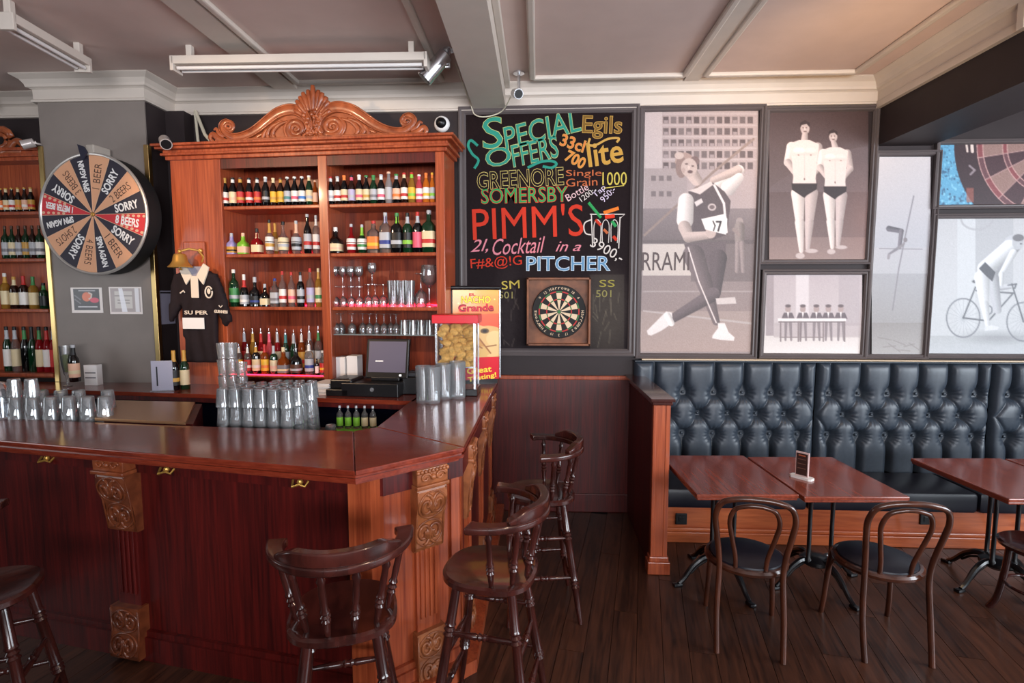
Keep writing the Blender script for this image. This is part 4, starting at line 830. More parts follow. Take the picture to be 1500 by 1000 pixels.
lrow([(x, 12, h, 'liquor', ('gold', 'brown', 'brown', 'gold', 'green')[i], ('cream', 'cream', 'white', 'cream', 'black')[i], None, ('gold', 'cream', 'red', 'green', 'green')[i], ('white', 'gold', 'red', 'green', 'black')[i]) for i, (x, h) in enumerate(((6, 51), (19, 46), (33, 47), (47, 46), (62, 37)))], lz[2], .02, 'third shelf', 'bottles in the left cabinet, third shelf')
lrow([(x, 11, 66, 'wine', ('green', 'clear', 'black', 'green', 'red', 'red', 'red')[i], ('white', 'cream', None, None, 'cream', 'white', 'red')[i], None, ('silver', 'silver', 'green', 'black', 'green', 'red', 'silver')[i], 'black') for i, x in enumerate((2, 14, 28, 39, 50, 61, 71))], lz[3], .05, 'bottom shelf', 'bottles in the left cabinet, bottom shelf')

# ================================================================== BAR
ZB = 1.2
OUT = [(-4.6, 2.942), (-.772, 2.196), (-.358, 2.573), (-.345, D)]
INN = [(-4.6, 3.21), (-2.222, 2.945), (-1.008, 2.859), (-.908, 2.956), (-.865, D)]
bt = thing('bar_countertop', 'glossy mahogany bar countertop running along the front and back along the arm', 'countertop')
def slab(poly, nm):
    mb = MB(); mb.prism(poly, ZB - .028, ZB); return mb
edge = offset_poly(OUT, -.0); 
def sec(a, b, c, d, name):
    mb = MB(); lo = offset_poly(OUT, -.02)
    mb.prism([a, b, c, d], ZB - .026, ZB); return mb
g = .0012
secs = [[OUT[0], (OUT[1][0] - g, OUT[1][1]), (INN[2][0] - g, INN[2][1]), INN[1], INN[0]], [(OUT[1][0] + g, OUT[1][1]), (OUT[2][0], OUT[2][1] - g), (INN[3][0], INN[3][1] - g), (INN[2][0] + g, INN[2][1])], [(OUT[2][0], OUT[2][1] + g), OUT[3], INN[4], (INN[3][0], INN[3][1] + g)]]
for s in secs:
    mb = MB(); mb.prism(s, ZB - .024, ZB)
    o = mb.build('top_board', M_TOP, bt); bv = o.modifiers.new('b', 'BEVEL'); bv.width = .005; bv.segments = 2; bv.limit_method = 'ANGLE'
lo1 = offset_poly(OUT, -.014); lo2 = offset_poly(OUT, -.03)
mb = MB()
def ring(mb, path, w_, z0_, z1_):
    inn = offset_poly(path, -w_); n = len(path); vs = [(p[0], p[1], z) for z in (z0_, z1_) for p in list(path) + list(inn)]
    k = 2 * n; fs = []
    for i in range(n - 1):
        fs += [(i, i + 1, k + i + 1, k + i), (n + i + 1, n + i, k + n + i, k + n + i + 1), (i + 1, i, n + i, n + i + 1), (k + i, k + i + 1, k + n + i + 1, k + n + i)]
    fs += [(0, k, k + n, n), (n - 1, 2 * n - 1, k + 2 * n - 1, k + n - 1)]
    return mb.add(vs, fs)
ring(mb, lo1, .06, ZB - .036, ZB - .024); ring(mb, offset_poly(OUT, -.004), .06, ZB - .052, ZB - .036); ring(mb, lo2, .06, ZB - .07, ZB - .052)
mb.build('edge_moulding', M_TOP, bt)
bar = thing('bar', 'mahogany panelled bar body with carved corbels under the countertop', 'bar')
def off_var(P, ds):
    L_ = []
    for a, b, d in zip(P[:-1], P[1:], ds):
        a, b = Vector(a), Vector(b); t_ = (b - a).normalized(); n = Vector((-t_.y, t_.x)); L_.append((a + n * d, t_))
    out = [tuple(L_[0][0])]
    for (p, u), (q, v) in zip(L_[:-1], L_[1:]):
        w_ = q - p; k = (w_.x * v.y - w_.y * v.x) / (u.x * v.y - u.y * v.x); out.append(tuple(p + u * k))
    p, u = L_[-1]; out.append(tuple(p + u * ((Vector(P[-1]) - Vector(P[-2])).length))); return out
PN = off_var(OUT, (.20, .10, .05)); PN[3] = (PN[3][0], D - .06)
def wallpanel(mb, a, b, z0_, z1_, th, out=0.):
    a, b = Vector(a), Vector(b); t_ = (b - a).normalized(); n = Vector((t_.y, -t_.x)); a1, b1 = a + n * out, b + n * out; a2, b2 = a1 - n * th, b1 - n * th
    return mb.prism([tuple(a1), tuple(b1), tuple(b2), tuple(a2)], z0_, z1_)
for i in range(3):
    m = (M_MAHOG, M_MAHOG_O, M_MAHOG)[i]  # angled section lighter, front darker: light and shade put into the wood colour
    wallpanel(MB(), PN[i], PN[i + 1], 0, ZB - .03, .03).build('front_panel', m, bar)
mb = MB(); ring(mb, offset_poly(PN, .03), .03, ZB - .17, ZB - .03); mb.build('top_rail', M_MAHOG, bar)
for P3, m_ in ((offset_poly(PN, .035)[:2], M_MAHOG), (offset_poly(PN, .035)[1:], M_MAHOG_O)):  # front run darker, its shade put into the colour
    mb = MB(); ring(mb, P3, .035, 0, .13); ring(mb, offset_poly(P3, -.013), .022, .13, .16); mb.build('skirting', m_, bar)
mb = MB(); ring(mb, offset_poly(PN[1:], .10), .09, 0.0, .07); mb.build('foot_step', M_MAHOG_O, bar)
nA0 = (Vector(PN[1]) - Vector(PN[0])).normalized(); n10 = Vector((nA0.y, -nA0.x))
# corner boards beside the angled panel
pb_ = Vector(PN[1]) - nA0 * .05; MB().prism([tuple(pb_ - nA0 * .06), tuple(pb_ - nA0 * .06 + n10 * .12), tuple(pb_ + nA0 * .05 + n10 * .12), tuple(pb_ + nA0 * .05)], .0, ZB - .07).build('corner_post', M_MAHOG_O, bar)
for (i, s0, s1) in ((1, -.17, -.13), (1, -.05, 0.), (2, .0, .05)):
    a, b = Vector(PN[i]), Vector(PN[i + 1]); t_ = (b - a).normalized()
    p0, p1 = (a + t_ * s0, a + t_ * s1) if i == 2 else (b + t_ * s0, b + t_ * s1)
    mb = MB(); wallpanel(mb, p0, p1, .13, ZB - .17, .02, .018); mb.build('corner_board', M_MAHOG_O if i else M_MAHOG, bar)
def pilaster(pos, nrm, w_, ds=1., mc=None):
    mc = mc or M_CORB
    """pos on panel, nrm outward"""
    n = Vector(nrm).normalized(); rot = math.atan2(-n.x, n.y) + PI  # local -y = outward
    M = Matrix.Translation((pos[0], pos[1], 0)) @ Matrix.Rotation(rot, 4, 'Z')
    hw_ = w_ / 2
    def loc(mb): mb.v = [tuple(M @ Vector(v)) for v in mb.v]; return mb
    mb = MB().box(-hw_ * .8, -.035 * max(ds, .6), .10, hw_ * .8, 0, ZB - .10)
    for k in range(4): x = -hw_ * .5 + k * hw_ * .33; mb.box(x - .007, -.035 * max(ds, .6) - .008, .36, x + .007, -.02, .78, .003)
    sh = loc(mb).build('pilaster', M_MAHOG_O if abs(n.x) > .3 else M_MAHOG, bar)  # pilasters turned to the window get lighter wood, the light put into colour
    def carving(z0_, z1_, prof, name):
        mb = MB(); mb.prism([(-y, z) for y, z in prof] , -hw_, hw_, axis='x')
        o = loc(mb).build(name, mc, bar); 
        ys = lambda z: float(np.interp(z, [b for a, b in prof if a > .01], [a for a, b in prof if a > .01]))
        mb = MB(); H2 = (z1_ - z0_)
        for h in (0, 1):
            zc = z0_ + H2 * (.27 + .46 * h); R2 = min(H2 * .21, hw_ * .8)
            for s in (-1, 1):
                P2 = [(s * hw_ * .40 + R2 * .62 * (1 - a / 26) * math.cos(PI / 2 + s * a * .42), zc + R2 * .9 * (1 - a / 26) * math.sin(PI / 2 + s * a * .42) * (1 if h else -1)) for a in range(22)]
                mb.tube([(x, -ys(z) - .002, z) for x, z in P2], .0085, 6)
            for k in range(5):
                a = math.radians(-50 + 25 * k); mb.tube([(hw_ * .05 * math.sin(a), -ys(zc) - .001, zc - R2 * .6 * (1 if h else -1)), (hw_ * .4 * math.sin(a), -ys(zc) - .006, zc + R2 * .5 * math.cos(a) * (1 if h else -1))], [.004, .008], 6)
            mb.tube([(hw_ * .93 * math.cos(a * PI / 12), -ys(zc + R2 * 1.05 * math.sin(a * PI / 12)) - .001, zc + R2 * 1.05 * math.sin(a * PI / 12)) for a in range(24)], .005, 6, closed=True)
        mb.tube([(x, -ys(z) - .001, z) for x, z in ((-hw_ + .004, z0_ + .01), (-hw_ + .004, (z0_ + z1_) / 2), (-hw_ + .004, z1_ - .01))], .005, 6)
        mb.tube([(x, -ys(z) - .001, z) for x, z in ((hw_ - .004, z0_ + .01), (hw_ - .004, (z0_ + z1_) / 2), (hw_ - .004, z1_ - .01))], .005, 6)
        loc(mb); me = mb.build('carved_relief', mc, o, 'all')
    zt = ZB - .17; F_ = lambda L: [(a * ds, b) for a, b in L]
    pf = F_([(0, zt - .32), (.05, zt - .32), (.065, zt - .30), (.062, zt - .24), (.075, zt - .18), (.11, zt - .12), (.135, zt - .06), (.13, zt - .015), (.12, zt), (0, zt)])
    carving(zt - .32, zt, pf, 'corbel')
    pb = F_([(0, .02), (.10, .02), (.115, .05), (.105, .10), (.085, .16), (.08, .22), (.09, .27), (.085, .30), (0, .30)])
    carving(.02, .30, pb, 'corbel')
    mb = MB().box(-hw_ * 1.12, -.155 * ds, zt, hw_ * 1.12, 0, zt + .02, .004).box(-hw_ * 1.05, -.14 * ds, zt + .02, hw_ * 1.05, 0, ZB - .07, .004)
    for k in range(9): mb.ball((-hw_ + w_ * k / 8, -.142 * ds, ZB - .085), .011, n=6)
    for s in (-1, 1): mb.tube([(s * hw_ * .5 + .03 * (1 - a / 18) * math.cos(a * .5), -.145 * ds, zt + .055 + .024 * (1 - a / 18) * math.sin(a * .5)) for a in range(14)], .006, 6)
    mb.ball((0, -.145 * ds, zt + .055), .016, n=8)
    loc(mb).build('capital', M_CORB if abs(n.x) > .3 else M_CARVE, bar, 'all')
nA = (Vector(PN[1]) - Vector(PN[0])).normalized(); n1 = Vector((nA.y, -nA.x))
# left pilaster position: measured on the panel plane
u_, _z = onplane(187, 720, (PN[0][0], PN[0][1]), (PN[1][0], PN[1][1])); pp = Vector(PN[0]) + nA * u_
pilaster(pp, n1, .185, .72, wood('carved_mahogany_shaded', (76, 32, 18), (128, 66, 38), .36, .3, (8, 8, 8)))  # left corbel darker: shade on its front is put into the wood colour
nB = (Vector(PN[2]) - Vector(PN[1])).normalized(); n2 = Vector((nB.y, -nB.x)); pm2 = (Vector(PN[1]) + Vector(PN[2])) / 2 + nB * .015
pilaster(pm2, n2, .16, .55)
for yy in (2.95, 3.65, 4.35): pilaster((PN[2][0], yy), (1, 0), .16, .4)
# bag hooks
for px, py in ((80, 676), (253, 685), (446, 692)):
    u_, zz_ = onplane(px, py, PN[0], PN[1]); zz_ = ZB - .14; q = Vector(PN[0]) + nA * u_ + n1 * .03
    MB().tube([(q.x - nA.x * .04, q.y - nA.y * .04 - .004, zz_ + .008), (q.x - nA.x * .03, q.y - .03, zz_ - .012), (q.x, q.y - .02, zz_ - .004), (q.x + nA.x * .03, q.y - nA.y * .03 - .03, zz_ - .012), (q.x + nA.x * .04, q.y - .004, zz_ + .008)], .006, 8).ball((q.x, q.y - .008, zz_ + .004), .016, n=8).build('bag_hook', M_BRASS, bar, True)
# back counter
bc = thing('back_counter', 'mahogany back counter carrying the bottle cabinets and till', 'counter')
BK = [(-4.6, 4.10), (-3.02, 3.93), (-.867, 3.69)]
mb = MB(); mb.prism(BK + [(-.867, D - .004), (colx1 + .175, D - .004), (colx1 + .175, coly - .016), (-4.6, coly - .016)], ZB - .03, ZB); mb.build('top_board', M_TOP, bc)
mb = MB(); ring(mb, offset_poly(BK, -.01), .03, ZB - .065, ZB - .03); mb.build('edge_moulding', M_MAHOG, bc)
mb = MB(); ring(mb, offset_poly(BK, -.08), .03, 0, ZB - .03); mb.build('fridge_front', mat('dark_fridge_glass', (10, 11, 26), .15), bc)
# lower working shelf behind the counter
ws = MB().box(-3.9, 0, .99, -1.05, .3, 1.02, .004); 
o = ws.build('worktop', M_STEEL); o.location = (0, 2.985, 0); tag(o, 'dark steel work shelf behind the front counter holding tumblers', 'shelf')
bpy.context.view_layer.update()
sup = MB().box(-3.8, 3.06, 0, -1.15, 3.2, .985).build('under_counter_unit', M_BLACKM); tag(sup, 'black under-counter unit behind the bar front', 'cabinet')

# ================================================================== TUMBLERS
def faceted(r0, r1, h, th=.003, n=10, base=.012):
    mb = MB(); mb.lathe([(0, 0), (r0 * .9, 0), (r0, .004), (r1, h), (r1 - th, h), (r0 - th, base), (0, base)], n, cap=False); return mb
def flute(r0, r1, h, nf=12, amp=.045):
    n = nf * 3; P2 = [(r0 * .9, 0, .2), (r0, .004, .6), (r0 + (r1 - r0) * .7, h * .7, 1), (r0 + (r1 - r0) * .8, h * .8, .1), (r1, h, 0), (r1 - .003, h, 0), (r0 * .93, h * .5, 0), (r0 * .88, .014, 0), (.001, .013, 0)]
    vs = [((rr * (1 - amp * w_ * (i % 3 == 0))) * math.cos(2 * PI * i / n), (rr * (1 - amp * w_ * (i % 3 == 0))) * math.sin(2 * PI * i / n), z) for rr, z, w_ in P2 for i in range(n)]
    fs = [(j * n + i, j * n + (i + 1) % n, (j + 1) * n + (i + 1) % n, (j + 1) * n + i) for j in range(len(P2) - 1) for i in range(n)] + [tuple(range(n - 1, -1, -1))]
    return MB().add(vs, fs)
M_GLASSB = thin_glass('bar_glass', (.985, .99, 1), .55, .15, .03, .12)
G_TUM = mesh_of(flute(.0315, .0395, .108), 'tumbler', True, M_GLASSB); G_TUM.set_sharp_from_angle(angle=math.radians(30))
G_TUM2 = mesh_of(flute(.031, .041, .155), 'tumbler', True, M_GLASSB)
sx_, sy_ = .0795, .080
A0 = onz(333, 622, 1.09); org = Vector((ony(327, 600, 3.09).x, 3.09)); dx_ = Vector((1, -.03)).normalized(); dy_ = Vector((.06, 1)).normalized()
tn = ['bottom', 'middle', 'top']; rn = ['front', 'second', 'third', 'fourth', 'back']
ZT0 = 1.02; o_s = bpy.data.objects['worktop']
for tier in range(3):
    z = 1.055 + tier * .113
    for r in range(5):
        for c in range(6 if tier < 2 else 6):
            if tier == 2 and r > 3 and c < 2: continue
            jx, jy = random.uniform(-.004, .004), random.uniform(-.004, .004)
            p = org + dx_ * (c * sx_ + (.02 if r % 2 else 0) + jx) + dy_ * (r * sy_ + jy)
            vessel(G_TUM, p.x, p.y, z, 1., 'faceted tumbler upside down, %s of %s row, %s tier of big stack' % (ORD[c], rn[r], tn[tier]), 'stacked tumblers at the middle of the bar', True, 'tumbler', .108)
rk = MB().box(-.06, -.06, 0, .5, .42, .032, .004).build('glass_rack', M_STEEL); rk.location = (org.x, org.y, 1.022); tag(rk, 'flat dark rack beneath the big stack of tumblers', 'rack')
# extra glasses at the right end of the stack
for i, (px, py, z) in enumerate(((474, 560, 1.27), (480, 612, 1.06), (486, 625, 1.06))):
    p = onz(px, py, z + .05); vessel(G_TUM, p.x, min(p.y, 3.28), 1.02 if i else 1.02, 1., ('tumbler at the right flank of the big stack', 'tumbler with white paper beside big stack', 'short tumbler at far right of the work shelf')[i], None, True, 'tumbler', .108)
# left group
lg = [(25, 0), (50, 0), (76, 0), (103, 0), (130, 0), (155, 0), (40, 1), (64, 1), (92, 1), (118, 1), (160, 1), (36, 2), (60, 2)]
for i, (px, k) in enumerate(lg):
    p = onz(px, 616, 1.2); d2 = 1 + (.07 * (k == 1)) + .02; x, y = p.x * d2, p.y * d2
    if k == 2: p = onz((25, 50)[i - 11], 616, 1.2); vessel(G_TUM, p.x * 1.02, p.y * 1.02, 1.16 + .174, 1., 'tumbler stacked on top of the left glasses, %s' % ('leftmost' if px < 50 else 'second from left'), 'tumblers at the left of the bar', True, 'tumbler', .108)
    else: vessel(G_TUM2, x, y, 1.16, 1.12, 'upturned tumbler near the left edge, %s of the %s row' % (ORD[i if k == 0 else i - 6], ('front', 'back')[k]), 'tumblers at the left of the bar', True, 'tumbler', .155)
# shelf that carries them
a = onz(-60, 616, 1.2); b = onz(178, 616, 1.2)
o = MB().prism([(a.x, a.y - .03), (b.x, b.y - .01), (b.x + .05, b.y + .36), (a.x - .1, a.y + .45)], 1.14, 1.16).build('drip_tray', M_STEEL); tag(o, 'steel drip tray under the glasses at the left', 'tray')
# stack of taller glasses in front of the cabinet's left stile
for i, (px, py, s) in enumerate(((318, 575, 1.2), (331, 575, 1.2), (345, 574, 1.1))):
    p = onz(px, 577, 1.2)
    for k in range(3 if i < 2 else 2):
        vessel(G_TUM, p.x, p.y + .10, 1.2 + k * .105 * s, s * .95, 'clear stacked glass beside the jersey, %s pile, %s' % (('left', 'middle', 'right')[i], ('bottom', 'second up', 'top')[k]), 'piles of glasses on the back counter', False, 'tumbler')
# ribbed pitchers on the bar arm
def ribbed(r, h, n=40):
    mb = MB(); prof = [(.86, 0), (.92, .006), (.93, .03), (1.0, h), ]
    vs = []; P2 = [(r * a, z, 1) for a, z in prof] + [(r * 1.0 - .004, h, 1), (r * .9 - .004, .025, 1), (0.001, .022, 0)]
    for rr_, z, w_ in P2:
        for i in range(n): q_ = rr_ * (1 + (.028 if i % 4 < 2 else -.028) * w_ * (1 if z > .02 and z < h else .3)); vs.append((q_ * math.cos(2 * PI * i / n), q_ * math.sin(2 * PI * i / n), z))
    k = len(P2); fs = [(j * n + i, j * n + (i + 1) % n, (j + 1) * n + (i + 1) % n, (j + 1) * n + i) for j in range(k - 1) for i in range(n)] + [tuple(range(n - 1, -1, -1))]
    return mb.add(vs, fs)
G_RIB = mesh_of(ribbed(.055, .255), 'ribbed_glass', True, M_GLASSB)
for i, (px, py, s) in enumerate(((620, 590, 1), (633, 591, 1.0), (650, 585, 1.0), (670, 584, 1.05))):
    p = onz(px, py, ZB); vessel(G_RIB, p.x, p.y + .02, ZB, s, 'tall ribbed glass pitcher on bar arm, %s' % ORD[i], 'ribbed pitchers in front of the chip warmer', False, 'ribbed_pitcher')

# ================================================================== NACHO MACHINES
sa = onz(664, 574, ZB); sb = onz(728, 557, ZB)
nx0, nx1 = ony(664, 560, 4.34).x, ony(733, 560, 4.34).x; nzt = ony(690, 424, 4.38).z
nm = thing('nacho_cheese_dispenser', 'tall dispenser box with yellow and red chip artwork', 'dispenser', (nx0, 4.34, ZB), math.radians(19))
NW, NH = nx1 - nx0, nzt - ZB
MB().box(-.012, .0, .04, NW + .012, .15, NH, .01).build('body', M_BLACK, nm)
MB().box(-.02, -.01, NH, NW + .02, .16, NH + .03, .012).build('lid', M_BLACK, nm)
MB().box(.01, .01, 0, NW - .01, .14, .04).build('base', M_BLACK, nm)
MB().box(NW + .002, -.008, .05, NW + .014, .0, NH, .002).build('edge_strip', M_CHROME, nm)
p = Paint(0, 0, 64, 136, .8, (240, 150, 60))
p.grad(0, (246, 170, 70), 36, (238, 130, 60)); p.grad(36, (232, 92, 50), 136, (220, 40, 44)); p.ell(48, 80, 30, 26, (214, 168, 104)); p.ell(30, 74, 24, 22, (228, 184, 120)); p.ell(20, 88, 24, 18, (206, 150, 84)); p.ell(44, 62, 6, 4, (96, 70, 40)); p.ell(44, 62, 3, 2, (30, 20, 16)); p.ell(54, 92, 14, 10, (230, 190, 130)); p.ell(36, 94, 15, 9, (220, 176, 108)); p.ell(12, 70, 11, 12, (200, 150, 90)); p.ell(58, 74, 12, 12, (236, 198, 136)); p.line([(6, 80), (18, 92), (30, 100)], .9, (150, 96, 56)); p.line([(46, 86), (60, 84)], .9, (150, 96, 56)); p.line([(24, 60), (34, 68)], .9, (160, 100, 60)); p.line([(34, 70), (52, 96)], 1, (160, 100, 60)); p.line([(20, 74), (40, 88)], 1, (160, 100, 60)); p.grad(102, (214, 18, 40), 136, (206, 14, 40)); p.ell(32, 33, 26, 4, (232, 120, 50)); p.ell(8, 20, 1, 1, (255, 220, 120)); p.ell(58, 14, 1, 1, (255, 220, 120))
pp_ = p.build('artwork', M_GPRINT, nm, lambda X, Y: (X / 64 * NW, np.full_like(X, -.003), NH - Y / 136 * (NH - .045) - .003))
sc_ = NW / 64
for s, c, cx_, cy_, w_, h_, ro, oc in (('EL', (190, 30, 30), 27, 6, 8, 3, 0, None), ('NACHO', (250, 224, 60), 32, 13, 40, 9, 0, (120, 60, 20)), ('Grande', (206, 26, 46), 32, 24, 48, 9, 4, (130, 10, 24)), ('Great', (246, 214, 60), 36, 109, 34, 8, 4, None), ('Tasting!', (246, 214, 60), 40, 120, 40, 8, 8, None)):
    if oc: text(s, mat('art_%s' % s, oc, .5), pp_, (cx_ * sc_, NH - cy_ * sc_ * 1.0 - .003, w_ * sc_, h_ * sc_), off=.004, M=Matrix.Translation((0, -.0045, 0)), depth=.0004)
    text(s, mat('artc_%s' % s, c, .5), pp_, (cx_ * sc_, NH - cy_ * sc_ - .003, w_ * sc_, h_ * sc_), rot=math.radians(ro), off=.0015, M=Matrix.Translation((0, -.0055, 0)), depth=.0004)
# warmer
wy = 3.90; wx0, wx1 = ony(638, 560, wy).x, ony(697, 560, wy).x; wt = ony(660, 461, wy).z
wm = thing('chip_warmer', 'glass chip warmer with a red top full of tortilla chips', 'warmer', (wx0, wy, ZB)); WW, WH_ = wx1 - wx0, wt - ZB; WD = .24
MB().box(-.02, -.015, WH_ - .062, WW + .02, WD + .015, WH_, .004).build('red_top', M_RED, wm, label='bright red top')
MB().box(-.01, -.008, 0, WW + .01, WD + .008, .05, .005).build('base', M_BLACK, wm)
mb = MB()
for a in (0, WW - .016):
    for b in (0, WD - .016): mb.box(a, b, .05, a + .016, b + .016, WH_ - .06)
mb.build('corner_posts', M_CHROME, wm)
GP = thin_glass('window_glass', (.98, .985, .99), .12, .01)
for a in ((.016, .004, WW - .016, .008), (.016, WD - .008, WW - .016, WD - .004)): MB().box(a[0], a[1], .05, a[2], a[3], WH_ - .062).build('glass_pane', GP, wm)
for a in (.004, WW - .008): MB().box(a, .016, .05, a + .004, WD - .016, WH_ - .062).build('glass_pane', GP, wm)
MB().box(.012, .04, .20, WW - .012, WD - .012, .212).build('inner_shelf', M_CHROME, wm)
cm = MB(); n = 14; rings = [(0, .006), (.5, .004), (1, -.004)]
vs = [(0, 0, .007)] + [(.032 * r * math.cos(2 * PI * i / n), .030 * r * math.sin(2 * PI * i / n), z + .004 * math.cos(4 * PI * i / n) * r) for r, z in rings[1:] for i in range(n)]
fs = [(0, 1 + i, 1 + (i + 1) % n) for i in range(n)] + [(1 + i, 1 + n + i, 1 + n + (i + 1) % n, 1 + (i + 1) % n) for i in range(n)]
cm.add(vs, fs); CHM = mesh_of(cm, 'tortilla_chip', True, M_CHIP)
rs = random.Random(11)
for i in range(64):
    hz = .235 + (WH_ - .33) * (i // 8) / 7.0
    dpt = rs.uniform(.05, .16) if i % 3 else .045
    o = bpy.data.objects.new('tortilla_chip', CHM); COL.objects.link(o)
    o.location = (wx0 + .045 + (WW - .09) * ((i % 8) / 7.0) + rs.uniform(-.008, .008), wy + dpt, ZB + hz + rs.uniform(-.012, .012)); o.rotation_euler = (rs.uniform(.5, 1.5), rs.uniform(-.5, .5), rs.uniform(-.6, .6))
    o.location.x = max(wx0 + .04, min(wx1 - .04, o.location.x)); tag(o, 'yellow tortilla chip in the red-topped warmer, ' + ['bottom', 'second', 'third', 'fourth', 'fifth', 'sixth', 'seventh', 'top'][i // 8] + ' layer, ' + ORD[i % 8], 'chip', 'tortilla chips in the warmer')

# ================================================================== TILL AND CLUTTER
def at(px, py, z=ZB): return onz(px, py, z)
ty = 4.02
tl = ony(490, 575, ty).x; tr_ = ony(594, 575, ty).x; TW = tr_ - tl
till = thing('cash_register', 'black touchscreen till with its cash drawer on the back counter', 'cash register', (tl, ty - .17, ZB), crot)
MB().box(.12, 0, 0, TW, .34, .10, .006).build('cash_drawer', M_BLACK, till)
MB().box(0, .0, 0, .17, .24, .05, .005).box(.02, .03, .05, .19, .26, .12, .012).build('receipt_printer', M_BLACK, till)
MB().box(.06, .05, .1215, .14, .1, .123).build('paper_slot', M_STEEL, till)
MB().box(.30, .12, .10, .52, .26, .13, .006).build('screen_stand', M_BLACK, till)
th = math.radians(-12); M_ = Matrix.Translation((.42, .12, .12)) @ Matrix.Rotation(th, 4, 'X')
mb = MB(); mb.box(-.165, 0, .0, .165, .04, .30, .008, M_); mb.build('screen_housing', M_BLACK, till)
mb = MB(); mb.box(-.145, -.002, .045, .145, .002, .278, 0, M_); mb.build('screen', mat('till_screen', (86, 80, 92), .25, emit=(100, 92, 108), es=.35), till)
MB().box(-.09, -.0035, .124, -.03, -.002, .134, 0, M_).build('screen_mark', M_PAPER, till)
mb = MB(); mb.box(.10, -.003, .018, .115, .0, .03, 0, M_); mb.build('indicator_light', mat('white_led', (255, 255, 255), .3, emit=(255, 255, 255), es=2), till)
MB().turned((.16 + (TW - .16) / 2, -.002, .055), (.16 + (TW - .16) / 2, .004, .055), [(0, .016), (1, .016)]).build('drawer_lock', M_CHROME, till)
# card terminal / coin scanner to the right
p0 = ony(590, 575, 3.98); o = thing('card_terminal', 'small black card device right of the till', 'card terminal', (p0.x, 3.93, ZB))
MB().box(0.01, 0, 0, .17, .22, .13, .008).build('body', M_BLACK, o); MB().box(.04, .02, .13, .15, .16, .165, .006).box(.05, .05, .165, .14, .14, .17).build('keypad', M_STEEL, o)
# white boxes and papers
for i, (a, b, zz_, lbl) in enumerate(((485, 506, .15, 'white cardboard box behind the till, left of the pair'), (508, 524, .16, 'white cardboard box behind the till, right of the pair'))):
    x0_, x1_ = ony(a, 540, 4.30).x, ony(b, 540, 4.30).x; o = thing('box', lbl, 'box', (x0_, 4.30, ZB + .0), crot, 'white boxes'); MB().box(0, 0, 0, x1_ - x0_, .11, .235 + .01 * i, .003).build('carton', M_PAPER, o); MB().box(.0, -.001, .225, x1_ - x0_, .05, .228 + .01 * i).build('flap', M_PAPER, o)
px0, px1 = ony(459, 575, 3.92).x, ony(484, 575, 3.92).x
for i in range(9):
    o = MB().box(0, 0, 0, (px1 - px0) * 1.05, .20, .0085, .001).build('napkin_pack', M_PAPER); o.location = (px0 + random.uniform(-.008, .008), 3.91 + random.uniform(-.008, .008), ZB + .0004 + i * .0092); o.rotation_euler = (0, 0, crot + random.uniform(-.06, .06))
    tag(o, 'folded white napkin wad in pile left of the till, ' + ['lowest', 'second up', 'third up', 'fourth up', 'fifth up', 'sixth up', 'seventh up', 'second from top', 'topmost'][i], 'napkin', 'napkin pile')
# wine bottles, acrylic stand
for i, (px, lbl) in enumerate(((255.5, 'dark wine bottle with gold foil, nearer the acrylic stand'), (267, 'dark wine bottle with cream label, right of its twin'))):
    p = onz(px, 571, ZB); bottle(p.x, p.y + .01 + .03 * i, ZB, .31, .068, 'wine', 'black' if i == 0 else 'green', 'black' if i == 0 else 'cream', 'gold' if i == 0 else None, 'gold', 'gold', lbl, 'wine bottles by the acrylic stand')
p = onz(236, 573, ZB); o = thing('menu_holder', 'clear acrylic sheet holder standing by two wine bottles', 'holder', (p.x, p.y + .02, ZB), .25)
MB().box(-.075, 0, 0, .075, .008, .235, .002).build('acrylic_sheet', mat('frosted_acrylic', (196, 192, 210), .25, trans=.3), o); MB().box(-.08, -.03, 0, .08, .04, .006).build('foot', M_ACRYL, o); MB().box(-.04, -.001, .04, -.03, -.0005, .19).build('dark_slot', M_STEEL, o)
# silver/copper drip plate
tpz = [onz(*a, 1.2) for a in ((139, 616), (272, 622), (286, 592), (156, 589))]
M_COP = mat('brushed_copper', (206, 160, 118), .3, metal=.85)
mb = MB(); mb.prism([(q.x, q.y) for q in tpz], 1.200, 1.216); o = mb.build('service_plate', M_COP); tag(o, 'sloping copper-coloured metal plate behind the front counter', 'plate')
mb = MB(); mb.prism([(q.x * .985, q.y + .02) for q in tpz], .98, 1.199); o = mb.build('plate_stand', M_MAHOG); tag(o, 'red wooden box beneath the copper plate', 'box')
# bucket / small things in the gap
p = onz(303, 610, 1.15); o = MB().lathe([(.03, 0), (.042, .12), (.038, .12), (.028, .01), (0, .01)], 16, cap=False).build('cup', mat('pale_green_plastic', (214, 226, 190), .5), smooth=True); o.location = (p.x, 3.06, 1.02); tag(o, 'pale green plastic cup beside the big glass stack', 'cup')
gm = mat('green_mat', (120, 190, 60), .6)
mz = ony(520, 631, 3.40).z; mx0, mx1 = ony(490, 630, 3.40).x, ony(552, 630, 3.40).x
o = MB().box(0, -.06, 0, mx1 - mx0, .06, .012, .003).build('bar_mat', gm); o.location = (mx0, 3.42, mz); tag(o, 'bright green mat under small bottles behind the bar', 'mat')
o = MB().box(mx0 - .03, 3.34, 0, mx1 + .03, 3.5, mz - .001, .004).build('speed_rail', M_BLACKM); tag(o, 'low black rail unit inside the bar corner', 'cabinet')
for i in range(5):
    b_ = bottle(mx0 + .03 + i * (mx1 - mx0 - .06) / 4, 3.42, mz + .013, .15, .042, 'liquor', 'clear', 'lime' if i < 3 else 'cream', None, None, 'silver', 'small clear bottle on the green mat, %s' % ORD[i], 'small bottles on the green mat')
